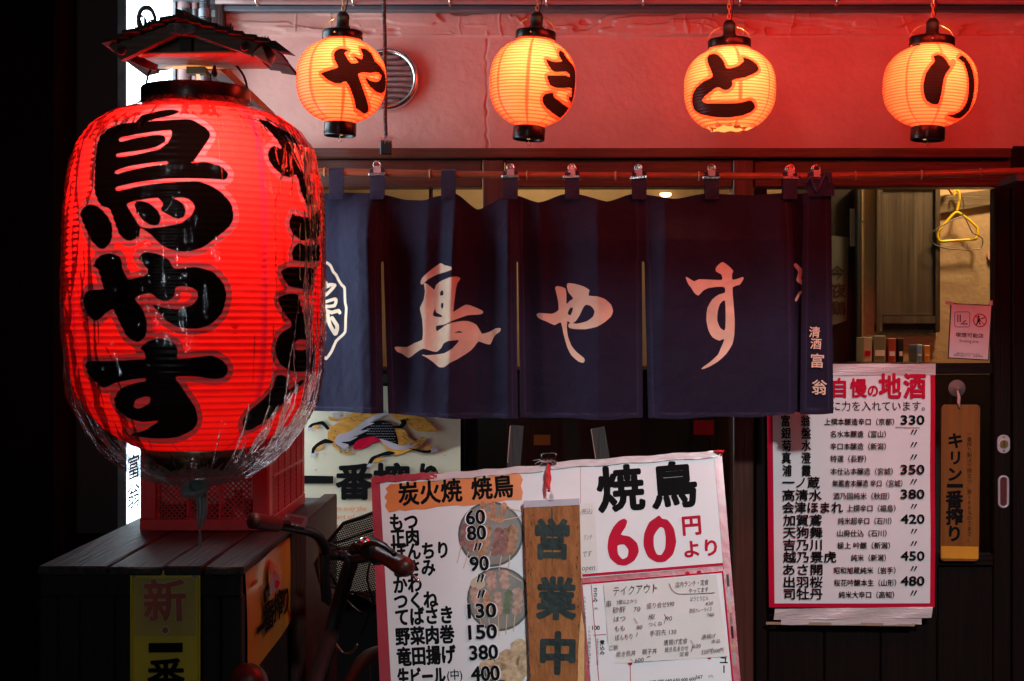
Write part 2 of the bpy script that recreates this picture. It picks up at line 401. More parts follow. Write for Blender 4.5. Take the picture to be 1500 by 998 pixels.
def cloth_mat():
    m, nt, b = newmat('cloth'); L = nt.links.new
    a = N(nt, 'ShaderNodeAttribute'); a.attribute_name = 'ink'
    h = N(nt, 'ShaderNodeAttribute'); h.attribute_name = 'hem'
    tc = N(nt, 'ShaderNodeTexCoord')
    w = N(nt, 'ShaderNodeTexNoise', Scale=9.0, Detail=6.0); L(tc.outputs['Object'], w.inputs[0])
    m0 = N(nt, 'ShaderNodeMix', data_type='RGBA'); L(w.outputs[0], m0.inputs[0])
    m0.inputs[6].default_value = (.0065, .005, .015, 1); m0.inputs[7].default_value = (.017, .0145, .040, 1)
    m3 = N(nt, 'ShaderNodeMix', data_type='RGBA'); L(h.outputs['Fac'], m3.inputs[0]); L(m0.outputs[2], m3.inputs[6]); m3.inputs[7].default_value = (.036, .033, .08, 1)
    r = N(nt, 'ShaderNodeMapRange'); r.inputs[1].default_value = -.0006; r.inputs[2].default_value = .0006; r.inputs[3].default_value = 1; r.inputs[4].default_value = 0
    L(a.outputs['Fac'], r.inputs[0])
    m1 = N(nt, 'ShaderNodeMix', data_type='RGBA'); L(r.outputs[0], m1.inputs[0]); L(m3.outputs[2], m1.inputs[6]); fd = N(nt, 'ShaderNodeMix', data_type='RGBA'); fr = N(nt, 'ShaderNodeMapRange'); fr.inputs[1].default_value = .38; fr.inputs[2].default_value = .62; L(w.outputs[0], fr.inputs[0]); L(fr.outputs[0], fd.inputs[0])
    fd.inputs[6].default_value = (.80, .60, .43, 1); fd.inputs[7].default_value = (.62, .46, .34, 1); L(fd.outputs[2], m1.inputs[7])
    L(m1.outputs[2], b.inputs['Base Color']); b.inputs['Roughness'].default_value = .85; b.inputs['Specular IOR Level'].default_value = .2
    b.inputs['Sheen Weight'].default_value = .30; b.inputs['Sheen Roughness'].default_value = .45; b.inputs['Sheen Tint'].default_value = (.50, .58, 1, 1)
    # weave
    wv = N(nt, 'ShaderNodeTexNoise', Scale=420.0, Detail=2.0); L(tc.outputs['Object'], wv.inputs[0])
    wr = N(nt, 'ShaderNodeTexNoise', Scale=22.0, Detail=5.0, Distortion=.8); L(tc.outputs['Object'], wr.inputs[0])
    ad = N(nt, 'ShaderNodeMath', operation='MULTIPLY_ADD'); L(wv.outputs[0], ad.inputs[0]); ad.inputs[1].default_value = .10; L(wr.outputs[0], ad.inputs[2])
    bp = N(nt, 'ShaderNodeBump', Strength=.35, Distance=.012); L(ad.outputs[0], bp.inputs['Height']); L(bp.outputs[0], b.inputs['Normal'])
    return m
M['cloth'] = cloth_mat()
M['cloth_plain'] = mat('cloth_plain', (.020, .019, .055), .85, .2, 30, .3, 300, sheen=.2)
M['stitch'] = mat('stitch', (.022, .024, .07), .8)
M['cloth_print'] = mat('cloth_print', (.74, .56, .42), .8)

# ---------------------------------------------------------------- lettering (built-in font, turned to mesh)
_tc = {}
def glyphs(body, bold):
    bold = 0; k = (body, bold)
    if k not in _tc:
        c = bpy.data.curves.new('t', 'FONT'); c.body = body; c.offset = bold; c.resolution_u = 3
        o = bpy.data.objects.new('t', c); me = o.to_mesh()
        v = np.array([tuple(x.co)[:2] for x in me.vertices]) if len(me.vertices) else np.zeros((0, 2))
        f = [tuple(p.vertices) for p in me.polygons]
        o.to_mesh_clear(); bpy.data.objects.remove(o); bpy.data.curves.remove(c)
        _tc[k] = (v, f)
    return _tc[k]
def text(mb, plane, body, cx, cy, size, bold=.02, rot=0, width=None, vert=False, sx=1.0, shear=0.0, off=.0012, step=1.0, skew=0.0):
    """cx, cy: centre in photo pixels; size: em height in pixels; rot: degrees, counter-clockwise; skew: rise per pixel to the right (perspective)"""
    cr, sr = math.cos(math.radians(rot)), math.sin(math.radians(rot))
    def put(v, f):
        pts = []
        for a, b in v:
            x = a * cr - b * sr; y = a * sr + b * cr + skew * a
            pts.append(plane.at(cx + x, cy - y, off))
        mb.add(pts, f)
    _put = put; hx_ = min(1.0, sx if width is None else 1.0)
    def put(v, f):
        b = bold * .62 * size
        if b < .12: _put(v, f); return
        n = 12 if b > 1.2 else 8
        for q in range(n):
            a = 2 * math.pi * q / n
            for rr_ in ((1.0, .5) if b > 2.2 else (1.0,)):
                o_ = v + np.array([b * hx_ * rr_ * math.cos(a), b * rr_ * math.sin(a)]); save = off; _putoff(o_, f, (q + 12 * (rr_ < 1)) * .000012)
        _putoff(v, f, .0004)
    def _putoff(v, f, d):
        pts = []
        for a, b in v:
            x = a * cr - b * sr; y = a * sr + b * cr + skew * a
            pts.append(plane.at(cx + x, cy - y, off + d))
        mb.add(pts, f)
    if vert:
        n = len(body)
        for i, ch in enumerate(body):
            v, f = glyphs(ch, bold)
            if not len(v): continue
            if ch in 'ー': w = np.stack([-(v[:, 1] - .36) * sx, v[:, 0] * 0 + (v[:, 0] - .5)], 1); w[:, 1] *= -1; w[:, 0] *= -1
            else: w = np.stack([(v[:, 0] - (.5 if ord(ch) > 255 else .28)) * sx, v[:, 1] - .36], 1)
            w = w * size; w[:, 1] += ((n - 1) / 2 - i) * size * step
            put(w, f)
    else:
        v, f = glyphs(body, bold)
        lo, hi = v[:, 0].min(), v[:, 0].max()
        s = size * sx if width is None else width / max(hi - lo, 1e-6)
        cyy = .36 if any(ord(ch) > 255 for ch in body) else .345
        w = np.stack([(v[:, 0] - (lo + hi) / 2) * s + shear * (v[:, 1] - cyy) * size, (v[:, 1] - cyy) * size], 1)
        put(w, f)
def letters(parent, plane, mt, *items, name='lettering', **kw):
    for it in items:
        mb = MB(); d = dict(kw); d.update(it[4] if len(it) > 4 else {}); text(mb, plane, it[0], it[1], it[2], it[3], **d)
        o = mb.build(name, mt, parent)
    return o
def slab(plane, pts, th, mb=None, off=0.0, mi=0):
    mb = mb or MB()
    q = [plane.at(a, b, off) for a, b in pts]
    return mb.prism(q, plane.n * th, mi)
def rr(x0, y0, x1, y1, r, k=4):
    out = []
    for cx, cy, a in ((x1 - r, y0 + r, -90), (x1 - r, y1 - r, 0), (x0 + r, y1 - r, 90), (x0 + r, y0 + r, 180)):
        for i in range(k + 1):
            q = math.radians(a + 90 * i / k); out.append((cx + r * math.cos(q), cy + r * math.sin(q)))
    return out
def circ(cx, cy, rx, ry=None, n=28, a0=0):
    ry = ry or rx
    return [(cx + rx * math.cos(2 * math.pi * i / n + a0), cy + ry * math.sin(2 * math.pi * i / n + a0)) for i in range(n)]

# ================================================================ THE SETTING
g = MB().box(-14, 14, -9, 14, -.3, 0); tag(g.build('ground', M['ground']), kind='structure')

YW = 4.30
bd = thing('shop_building', 'small grill restaurant front with pink plaster upper wall above dark red timber window frames', 'building', (0, YW, 0))
# plaster: one displaced sheet with trowel ridges and a crack
def plaster():
    x0, x1 = P(326, 0, YW).x, P(1540, 0, YW).x; z0, z1 = P(0, 218, YW).z, 2.44
    nu, nv = 900, 170
    u, v = np.meshgrid(np.linspace(0, 1, nu), np.linspace(0, 1, nv))
    X = x0 + u * (x1 - x0); Zz = z0 + v * (z1 - z0)
    d = .0022 * fbm(X * 6, Zz * 6, 4, 1)
    zb = P(0, 53, YW).z + .004 * (fbm(X * 7, X * 0, 3, 9) - .5)
    up = 1 / (1 + np.exp(-(Zz - zb) / .0016))
    n = fbm(X * 3.2 + .7 * fbm(X * 6, Zz * 6, 3, 5), Zz * 15, 4, 3) * 7
    st = np.floor(n); fr = n - st; plate = st + np.clip(fr * 7, 0, 1)
    d = d + up * (.006 + .0075 * (plate - 3))
    px = 750 + F * X / YW; py = 499 - F * (Zz - CH) / YW
    cr = 713 + 5 * (fbm(Zz * 22, Zz * 0, 3, 2) - .5) + 3 * (vnoise(Zz * 55, Zz * 0, 8) - .5)
    d = d - .006 * np.exp(-((px - cr) / 1.4) ** 2) * (py > 56) * np.clip(vnoise(Zz * 18, Zz * 0, 4) * 1.6, .3, 1)
    n2 = fbm(X * 2.1, Zz * 13, 4, 41); n3 = fbm(X * 8, Zz * 2.5, 4, 51); mk = np.clip((vnoise(X * 5, Zz * 9, 61) - .35) * 4, 0, 1)
    d = d + up * (.0055 * np.exp(-((n2 - .47) / .007) ** 2) + .004 * np.exp(-((n3 - .5) / .005) ** 2)) * mk
    d = d + .004 * np.exp(-((Zz - zb) / .002) ** 2)
    d = np.clip(d, -.010, .04)
    vs = np.stack([X, YW - .002 - d, Zz], 2).reshape(-1, 3)
    m = MB(); m.v = [tuple(a) for a in vs]
    m.f = [(j * nu + i, j * nu + i + 1, (j + 1) * nu + i + 1, (j + 1) * nu + i) for j in range(nv - 1) for i in range(nu - 1)]; m.m = [0] * len(m.f)
    m.build('plaster_wall', M['plaster'], bd, smooth=True)
plaster()
def bx(name, mt, pxa, pxb, pya, pyb, Y, depth, parent=bd, bev=.003, back=0):
    """a timber or panel whose front face spans the given photo pixels at distance Y"""
    a = P(pxa, pyb, Y); b = P(pxb, pya, Y)
    m = MB()
    m.bbox(a.x, b.x, Y, Y + depth, a.z, b.z, bev) if bev else m.box(a.x, b.x, Y, Y + depth, a.z, b.z)
    return m.build(name, mt, parent)
MB().box(-1.0, 2.2, YW + .03, YW + .14, 1.985, 2.9).build('wall_core', M['dark_wall'], bd)
bx('lintel', M['frame'], 380, 1482, 217, 231, 4.26, .12)
bx('lintel_board', M['frame'], 380, 706, 234, 274, 4.29, .08)
bx('lintel_board', M['frame'], 740, 1073, 234, 274, 4.29, .08)
bx('lintel_board', M['frame'], 1105, 1481, 234, 274, 4.29, .08)
bx('groove', M['black_matte'], 380, 1482, 230, 235, 4.30, .05, bev=0)
bx('mullion', M['frame_v'], 707, 739, 233.5, 560, 4.28, .09)
bx('mullion', M['frame_v'], 1074, 1104, 233.5, 1180, 4.28, .09)
bx('corner_post', M['door_v'], 1484, 1530, 214, 1180, 4.29, .15)
bx('corner_post', M['dark_wall'], 1533, 1640, -60, 1180, 4.285, .15)
# soffit and eave over the lanterns
sf = MB(); sf.bbox(-1.05, 2.1, 3.72, 4.29, 2.402, 2.47, .004); sf.build('eave_soffit', M['soffit'], bd)
ed = MB(); ed.bbox(-.9, 2.0, 4.245, 4.285, 2.385, 2.401, .003); ed.build('eave_trim', M['soffit'], bd)
pt = MB(); pt.tube([(x, 4.13 + .004 * math.sin(x * 9), 2.385) for x in np.linspace(-.86, 1.7, 30)], .009, 8); pt.build('conduit', M['pipe'], bd, smooth=True)
for i in range(9):
    c = MB(); xx = -.74 + i * .28; c.tube([(xx, 4.105, 2.402), (xx, 4.105, 2.38), (xx, 4.125, 2.372), (xx, 4.15, 2.38), (xx, 4.15, 2.402)], .0035, 6)
    c.build('conduit_clip', M['metal'], bd, smooth=True)
# sliding door (right): stiles, rails, glass, lock, handle
dr = MB()
a = P(1105, 1178, 4.31); DX0 = P(1106, 0, 4.31).x; DX1 = P(1482, 0, 4.31).x
bx('door_stile', M['door_v'], 1456, 1481, 276, 1175, 4.30, .04)
bx('door_stile', M['door_v'], 1107, 1124, 276, 1175, 4.30, .04)
bx('door_rail', M['door_h'], 1124.5, 1455.5, 532, 548, 4.302, .036)
bx('door_rail', M['door_h'], 1124.5, 1455.5, 812, 829, 4.302, .036)
bx('door_rail', M['door_h'], 1124.5, 1455.5, 275, 283, 4.302, .036) if False else None
dg = bx('door_glass', M['glass'], 1124.5, 1455.5, 276, 531.5, 4.318, .004, bev=0)
dg2 = bx('door_glass', M['glass'], 1124.5, 1455.5, 548.5, 811.5, 4.318, .004, bev=0)
for i in range(4):
    xa = 1125 + i * 82.7
    bx('door_panel', M['door_v'], xa + .6, xa + 81.7, 829.5, 1165, 4.314, .012)
lk = bx('lock_plate', M['black_matte'], 1466, 1472, 645, 655, 4.30, .001, bev=0) if False else None
PL = Plane((0, 4.30, 0), (0, -1, 0))
lp = slab(PL, rr(1460.5, 637, 1479, 664, 8.5), .003).build('lock', M['satin'], bd)
slab(PL, circ(1470, 650.5, 6), .003, off=.0032).build('lock_cylinder', M['brass'], lp)
slab(PL, [(1469.3, 646.5), (1470.7, 646.5), (1470.7, 654), (1469.3, 654)], .0006, off=.0063).build('keyhole', M['black_matte'], lp)
for yy in (640.5, 660.5): slab(PL, circ(1470, yy, 1.2, n=8), .001, off=.0031).build('screw', M['steel_dark'], lp)
hd = MB(); o_ = [PL.at(a, b, .002) for a, b in rr(1463, 698, 1476, 743, 6)]; hd.tube(o_, .004, 6, closed=True)
hh = hd.build('pull_handle', M['satin'], bd, smooth=True)
slab(PL, rr(1464, 699, 1475, 742, 5.2), .0008).build('handle_recess', M['grip_dark'], hh)
# middle and left windows: glass and lower door
bx('window_glass', M['glass'], 740, 1073, 275, 560, 4.33, .004, bev=0)
bx('window_glass', M['glass'], 420, 706, 275, 560, 4.33, .004, bev=0)
bx('window_glass', M['glass'], 740, 1073, 562, 1175, 4.33, .004, bev=0)
bx('door_stile', M['door_v'], 680, 700, 560.5, 1175, 4.32, .03)
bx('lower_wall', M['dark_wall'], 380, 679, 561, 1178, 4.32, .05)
# interior shell
inr = MB()
bx('interior_wall', M['tan_wall'], 1120, 1560, 180, 575, 4.98, .05, bev=0)
bx('interior_wall', M['tan_wall'], 330, 1118, 160, 548, 5.35, .05, bev=0)
MB().box(-1.3, 2.1, 4.4, 5.5, 2.44, 2.5).build('interior_ceiling', M['cream'], bd)
MB().box(1.68, 1.74, 4.40, 5.5, 0, 2.44).build('interior_wall', M['tan_wall'], bd)
bx('dark_sheet', M['interior_dark'], 330, 1500, 548.5, 1150, 4.75, .03, bev=0)  # near-black sheet put in for the darkness of the lower interior
bx('counter_top', M['door_h'], 330, 1118, 541, 548, 4.73, .5)
bx('sash_bar', M['frame_v'], 628, 634, 274.5, 545, 4.36, .02)
# cupboard leaf
PB = Plane((0, 4.975, 0), (0, -1, 0))
cb = thing('cupboard', 'dark wooden cupboard leaf hanging on the tan inner wall behind the door glass', 'cupboard', P(1325, 480, 4.95))
slab(PB, [(1290, 276), (1366, 276), (1366, 462), (1290, 462)], .012, off=.006).build('panel', M['cupboard'], cb)
for q in ([(1281, 262), (1289.5, 262), (1289.5, 486), (1281, 486)], [(1366.5, 262), (1373, 262), (1373, 486), (1366.5, 486)], [(1290, 463), (1366, 463), (1366, 474), (1290, 474)], [(1290, 262), (1366, 262), (1366, 275.5), (1290, 275.5)]):
    slab(PB, q, .03, off=.003).build('frame_bar', M['cupboard'], cb)
slab(PB, [(1281, 475), (1373, 475), (1373, 487), (1281, 487)], .022, off=.002).build('frame_bar', M['old_wood_dark'], cb)
bx('interior_recess', M['interior_dark'], 1150, 1259, 270, 560, 4.90, .03, bev=0)
bx('interior_post', M['old_wood_dark'], 1255, 1263, 272, 560, 4.86, .1)
# hook board
hb = thing('hook_board', 'dark wooden hook board across the top of the tan inner wall', 'coat rack', P(1412, 300, 4.95))
slab(PB, [(1369, 288), (1470, 276), (1470, 297), (1369, 314)], .016).build('board', M['rail_wood'], hb)
for hx, hy in ((1383, 277), (1253, 318)):
    m = MB(); c = PB.at(hx, hy, .05); m.lathe([(0.0, -.011), (.007, -.009), (.010, 0), (.007, .009), (0, .011)], 12, c, 'y'); m.tube([c + Vector((0, .01, 0)), c + Vector((.015, .03, -.012)), PB.at(hx + 10, hy + 8, .012)], .003, 6)
    k = m.build('hook', M['red_edge'] if hx > 1300 else M['roof_dark'], hb if hx > 1300 else None, smooth=True)
    if hx < 1300: tag(k, 'small brown ball hook in the dark recess left of the cupboard', 'hook')
def hanger(pl, pts, r, mt, name, label, hookpts):
    t = thing(name, label, 'clothes hanger', pl.at(*hookpts[0], .04))
    m = MB(); m.tube([pl.at(a, b, .045) for a, b in smooth_poly(pts, 4)], r, 8, closed=True); m.build('frame', mt, t, smooth=True)
    m = MB(); m.tube([pl.at(a, b, .045) for a, b in smooth_poly(hookpts, 5, False)], r * .9, 8); m.build('hook', mt, t, smooth=True)
    return t
Zs = Z(1180, 240, 3.119)
hanger(PB, Zs([(672, 226), (628, 268), (588, 322), (590, 350), (604, 359), (680, 354), (756, 349), (766, 328), (764, 296), (720, 256)]), .0048, M['yellow_plastic'], 'plastic_hanger', 'bright yellow plastic clothes hanger on the inner wall hook', Zs([(660, 152), (661, 133), (672, 126), (683, 140), (684, 175), (672, 226)]))
PB2 = Plane((0, 4.962, 0), (0, -1, 0))
hanger(PB2, Zs([(700, 245), (600, 292), (560, 318), (548, 345), (570, 372), (620, 390), (700, 397), (780, 392), (790, 350), (765, 330), (742, 318)]), .0020, M['steel_dark'], 'wire_hanger', 'thin dark wire clothes hanger hanging behind the yellow one', Zs([(690, 150), (700, 170), (704, 200), (700, 245)]))
slab(PB, circ(1455, 374, 10), .01).build('wall_clock' if 0 else 'round_notice', M['pink'], None)
tag(bpy.data.objects['round_notice'], 'small round pink notice at the right edge of the tan inner wall', 'notice')
# shelf with books
sh = MB(); a = P(1262, 531, 4.70); b = P(1372, 527, 4.70); sh.box(a.x, b.x, 4.70, 4.97, a.z - .015, a.z); tag(sh.build('shelf', M['rail_wood']), 'narrow wooden shelf below the cupboard behind the glass', 'shelf')
zb = a.z + .0005
for (xa, xb, yt, mt, nm, lb, ct) in (
    (1265, 1278.5, 487, 'cream', 'book', 'cream booklet standing leftmost on the shelf behind the glass', 'book'),
    (1280, 1299, 485, 'olive_plastic', 'plastic_case', 'olive plastic case between the cream booklet and the red packet', 'case'),
    (1301, 1314, 489, 'card_red', 'card_packet', 'red and orange packet on the shelf beside the black one', 'packet'),
    (1315.5, 1325, 489, 'black_matte', 'book', 'thin black book standing right of the red packet', 'book'),
    (1343, 1352.5, 498, 'card_blue', 'leaflet', 'blue leaflet at the right end of the shelf', 'leaflet'),
    (1354, 1364, 499, 'yellow_print', 'leaflet', 'yellow leaflet at the right end of the shelf beside the blue one', 'leaflet')):
    yt += 7; xb -= 1.5; p = P(xa, yt, 4.76); q = P(xb, yt, 4.76); t = thing(nm, lb, ct, (p.x, 4.8, zb))
    MB().bbox(p.x, q.x, 4.76, 4.86, zb, p.z, .0015).build('cover', M[mt], t)
    MB().box(p.x + .004, q.x - .004, 4.758, 4.76, zb + .02, zb + (p.z - zb) * .45).build('printed_band', M['white_print' if mt != 'cream' else 'red_print'], t)
# white slip and poster seen in the dark recess
PR = Plane((0, 4.89, 0), (0, -1, 0))
t = thing('wall_slip', 'narrow white paper slip with a red top in the dark recess', 'notice', PR.at(1251, 360))
slab(PR, [(1245, 306), (1258, 306), (1258, 361), (1245, 361)], .003).build('slip', M['white_print'], t)
slab(PR, [(1251, 296), (1258, 296), (1258, 305.5), (1251, 305.5)], .003).build('red_top', M['red_print'], t)
t = thing('inner_poster', 'dim poster with red brush letters on the dark wall behind the door glass', 'poster', PR.at(1228, 520))
slab(PR, [(1180, 342), (1243, 348), (1240, 470), (1180, 490)], .003).build('sheet', M['dim_paper'], t)
letters(t, PR, M['post_red'], ('今', 1226, 400, 22), ('夜', 1228, 426, 22), ('鶏', 1228, 452, 22), off=.004, bold=.03)
# smoking notice on the glass
PG = Plane((0, 4.315, 0), (0, -1, 0))
t = thing('smoking_notice', 'white smoking area notice with two pictograms taped to the inside of the door glass', 'sign', PG.at(1420, 528))
qd = [(1392, 444), (1453, 447), (1448, 528.5), (1388, 525)]
slab(PG, qd, .0012, off=.001).build('border', M['black_matte'], t)
qi = [(1393.5, 445.6), (1451.4, 448.4), (1446.6, 526.8), (1389.6, 523.6)]
slab(PG, qi, .0004, off=.0023).build('sheet', M['white_print'], t)
m = MB(); m.tube([PG.at(a, b, .003) for a, b in rr(1398, 457, 1420, 479, 3)], .0014, 5, closed=True); m.build('blue_square', M['card_blue'], t)
m = MB(); m.tube([PG.at(a, b, .003) for a, b in circ(1435, 469.5, 9.3)], .0018, 5, closed=True); m.tube([PG.at(1428.5, 463, .003), PG.at(1441.5, 476, .003)], .0014, 5); m.build('red_ring', M['red_print'], t)
m = MB()
for q in ([(1402, 461), (1403.2, 461), (1403.2, 472), (1402, 472)], [(1405.4, 461), (1406.8, 461), (1406.8, 472), (1405.4, 472)], [(1407, 474), (1417, 474), (1417, 475.5), (1407, 475.5)], [(1409, 472.5), (1414, 469), (1415, 470), (1410, 473.5)],
          circ(1433, 464, 1.6, n=8), [(1431.5, 466), (1435, 466), (1436.5, 471), (1434, 471), (1436.5, 476), (1434.8, 476), (1432.5, 472), (1430.5, 476.5), (1429, 476), (1431, 471)], [(1436.5, 466.5), (1442, 464.8), (1442, 466), (1437, 468)]):
    slab(PG, q, .0004, m, off=.003)
m.build('pictogram', M['ink'], t, kind='stuff')
letters(t, PG, M['ink'], ('喫煙可能店', 1420, 491.5, 7, dict(width=40)), ('Smoking area', 1419, 499.8, 6.5, dict(width=28, bold=.005)), ('20歳未満の方は立ち入れません', 1417.5, 518.5, 3.2, dict(width=36)), ('喫煙可能店です。喫煙専用', 1417.5, 521.6, 3.2, dict(width=42)), off=.003, rot=-2.5, bold=.03)
for q in ([(1384, 441), (1397, 442), (1396, 447), (1384, 446)], [(1448, 441), (1459, 440), (1459, 447), (1449, 448)]):
    slab(PG, q, .0003, off=.0033).build('tape', M['tape'], t)
# interior lamps seen through the top strip
for x_, y_, Y_ in ((975, 284, 5.3),):
    c = P(x_, y_, Y_); m = MB(); m.lathe([(0, -.012), (.014, -.011), (.022, -.004), (.02, .002), (0, .004)], 20, c); k = m.build('interior_lamp', M['bulb'], None, smooth=True)
    tag(k, 'round lit interior lamp glimpsed through the glass above the noren', 'lamp')
# dim things behind the lower glass
PD = Plane((0, 4.70, 0), (0, -1, 0))
t = thing('inner_poster', 'dim dark red poster with an orange band behind the lower glass', 'poster', PD.at(800, 690))
slab(PD, [(768, 617), (820, 617), (820, 680), (768, 680)], .003).build('sheet', M['post_red'], t)
slab(PD, [(782, 637), (806, 637), (806, 652), (782, 652)], .001, off=.0035).build('band', M['orange_print'], t)
t = thing('inner_notice', 'faint grey notice with a red square behind the lower glass by the mullion', 'notice', PD.at(1030, 660))
slab(PD, [(1010, 612), (1052, 612), (1052, 665), (1010, 665)], .003).build('sheet', M['old_wood_dark'], t)
slab(PD, [(1016, 616), (1045, 616), (1045, 637), (1016, 637)], .001, off=.0035).build('square', M['red_edge'], t)
# vent cover
VC = P(568, 116, 4.285)
vt = thing('vent_cover', 'round steel ventilation cover with downward slats on the pink wall', 'vent', VC)
R = 46 / F * 4.285
m = MB(); m.lathe([(R, .008), (R, -.004), (R * .93, -.017), (R * .82, -.014), (R * .80, .006)], 48, VC, 'y'); m.build('rim', M['metal'], vt, smooth=True)
m = MB(); m.lathe([(0.0001, 0), (R * .83, 0)], 32, VC + Vector((0, .004, 0)), 'y'); m.build('backing', M['vent_dark'], vt)
for i in range(9):
    h = (i - 4) / 4.6 * R * .80; w = math.sqrt(max(0, (R * .80) ** 2 - h * h)) - .002
    m = MB(); m.grid(lambda u, v: (VC.x + (2 * u - 1) * w, VC.y + .002 - .014 * math.sin(math.pi * v) * (1 - (2 * u - 1) ** 6 * .8), VC.z + h + (v - .5) * R * .15), 14, 5)
    m.build('slat', M['vent_slat'], vt, smooth=True)
aw = MB(); aw.prism([(-1.6, 2.0, 2.73), (2.6, 2.0, 2.73), (2.6, 4.25, 2.98), (-1.6, 4.25, 2.98)], (0, 0, .03)); aw.prism([(-1.6, 1.99, 2.69), (2.6, 1.99, 2.69), (2.6, 1.99, 2.77), (-1.6, 1.99, 2.77)], (0, -.01, 0)); tag(aw.build('assumed_awning', M['dark_wall']), 'dark canopy assumed above the frame, added unseen to shade the upper wall', 'assumed_awning')  # unseen slab added to shade the upper wall from the assumed lamp
# pipes and post left of the plaster
def pipe(name, px0, px1, mt, lb, Y=4.22, ribs=0, y0=-30, y1=700, group=None):
    x = (P(px0, 0, Y).x + P(px1, 0, Y).x) / 2; r = (P(px1, 0, Y).x - P(px0, 0, Y).x) / 2
    za, zb_ = P(0, y1, Y).z, P(0, y0, Y).z
    t = thing(name, lb, 'pipe', (x, Y, za), group)
    m = MB()
    if ribs:
        pr = []
        for i in range(ribs * 4): pr.append((r * (1 - .14 * (i % 4 == 0) - .05 * (i % 4 == 3)), za + (zb_ - za) * i / (ribs * 4)))
        m.lathe(pr, 16, (x, Y, 0))
    else: m.lathe([(r, za), (r, zb_)], 20, (x, Y, 0))
    m.build('tube', mt, t, smooth=not ribs)
    m = MB(); zc = P(0, 20, Y).z; m.lathe([(r * 1.0, zc - .012), (r * 1.14, zc - .012), (r * 1.14, zc + .012), (r, zc + .012)], 20, (x, Y, 0))
    m.box(x, x + r * 1.9, Y - .002, Y + .002, zc - .01, zc + .01); m.build('bracket', M['steel_dark'], t)
pipe('drain_pipe', 259, 279, M['pipe'], 'thick pink painted drain pipe beside the lit white sign')
pipe('drain_pipe', 281, 290, M['pipe'], 'thin pink painted pipe between the thick drain pipe and the ribbed conduit')
pipe('ribbed_conduit', 292, 308, M['steel_dark'], 'grey ribbed flexible conduit beside the dark timber post', Y=4.16, ribs=90, y1=220)
t = thing('timber_post', 'dark timber post at the left edge of the pink plaster wall', 'post', P(318, 700, 4.24))
bx('post', M['post_red'], 309, 327, -30, 700, 4.24, .06, t)
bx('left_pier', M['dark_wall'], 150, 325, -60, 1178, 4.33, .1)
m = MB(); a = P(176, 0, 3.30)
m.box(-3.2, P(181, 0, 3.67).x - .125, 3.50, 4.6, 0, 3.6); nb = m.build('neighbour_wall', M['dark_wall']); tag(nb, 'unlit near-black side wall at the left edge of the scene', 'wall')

# ================================================================ LANTERNS
def unwrap(pts, surf, th0, RR, HH, lim=1.42):
    """photo pixels -> (theta, t) on a surface of revolution placed in the world, by Newton steps"""
    out = []
    for (px, py) in pts:
        th, t = th0, .5
        for _ in range(40):
            a = px_of(surf(th, t)); ex, ey = px - a[0], py - a[1]
            if abs(ex) + abs(ey) < .05: break
            b = px_of(surf(th + 1e-3, t)); c = px_of(surf(th, t + 1e-3))
            J = np.array([[(b[0] - a[0]) / 1e-3, (c[0] - a[0]) / 1e-3], [(b[1] - a[1]) / 1e-3, (c[1] - a[1]) / 1e-3]])
            J += np.eye(2) * 1e-3 * np.abs(J).max()
            d = np.linalg.solve(J, np.array([ex, ey]))
            th = min(max(th + max(-.25, min(.25, d[0])), th0 - lim), th0 + lim); t = min(max(t + max(-.15, min(.15, d[1])), 0.0), 1.0)
        out.append((th * RR, t * HH))
    return np.array(out)

def lantern_shade(parent, prof_r, H, RR, ribs, shapes_px, material, seams, th0, bulge, nth, sub, seam_w, matrix, rag=None, noise=.0):
    """prof_r(t): radius at t (0 top, 1 bottom); local z from +H/2 to -H/2"""
    rows = ribs * sub + 1
    def surf(th, t):
        r = float(prof_r(t)); return matrix @ Vector((r * math.sin(th), -r * math.cos(th), H / 2 - t * H))
    shapes = []
    for s in shapes_px:
        if s[0] == 'line': shapes.append(('line', unwrap(s[1], surf, th0, RR, H), s[2]))
        else: shapes.append((s[0], unwrap(smooth_poly(s[1], 4) if len(s) < 3 else s[1], surf, th0, RR, H)))
    t = np.linspace(0, 1, rows); th = np.linspace(-math.pi, math.pi, nth + 1)[:-1] + th0
    T, TH = np.meshgrid(t, th, indexing='ij')
    ph = np.abs(np.sin(np.pi * ribs * T)); R0 = np.interp(T, t, [prof_r(x) for x in t])
    wob = (fbm(TH * 3, T * 6, 3, 5) - .5) * noise + (fbm(TH * 14, T * 40, 3, 7) - .5) * noise * .5
    R = R0 + bulge * ph * (R0 > .03) + wob
    # the shade sags a little between the panels
    Zl = H / 2 - T * H
    v = np.stack([R * np.sin(TH), -R * np.cos(TH), Zl], 2).reshape(-1, 3)
    q = np.stack([TH * RR, T * H], 2).reshape(-1, 2)
    ink = np.full(len(q), 1.0); msk = np.nonzero(np.abs(q[:, 0] / RR - th0) < 1.7)[0]
    if shapes: ink[msk] = sdf(q[msk], shapes)
    rib = np.clip(1 - ph / .55, 0, 1).reshape(-1)
    seam = np.zeros_like(T)
    for s in seams:
        d = np.abs((TH - s + math.pi) % (2 * math.pi) - math.pi) * RR
        seam = np.maximum(seam, np.clip((seam_w - d) / (seam_w * .35), 0, 1))
    m = MB(); m.v = [tuple(a) for a in v]
    for j in range(rows - 1):
        for i in range(nth):
            if rag is not None and rag(j / (rows - 1), th[i]): continue
            k = (i + 1) % nth; m.f.append((j * nth + i, j * nth + k, (j + 1) * nth + k, (j + 1) * nth + i))
    m.m = [0] * len(m.f)
    return m.build('paper_shade', material, parent, smooth=True, local=True, attrs=dict(ink=ink, rib=rib, seam=seam.reshape(-1)))

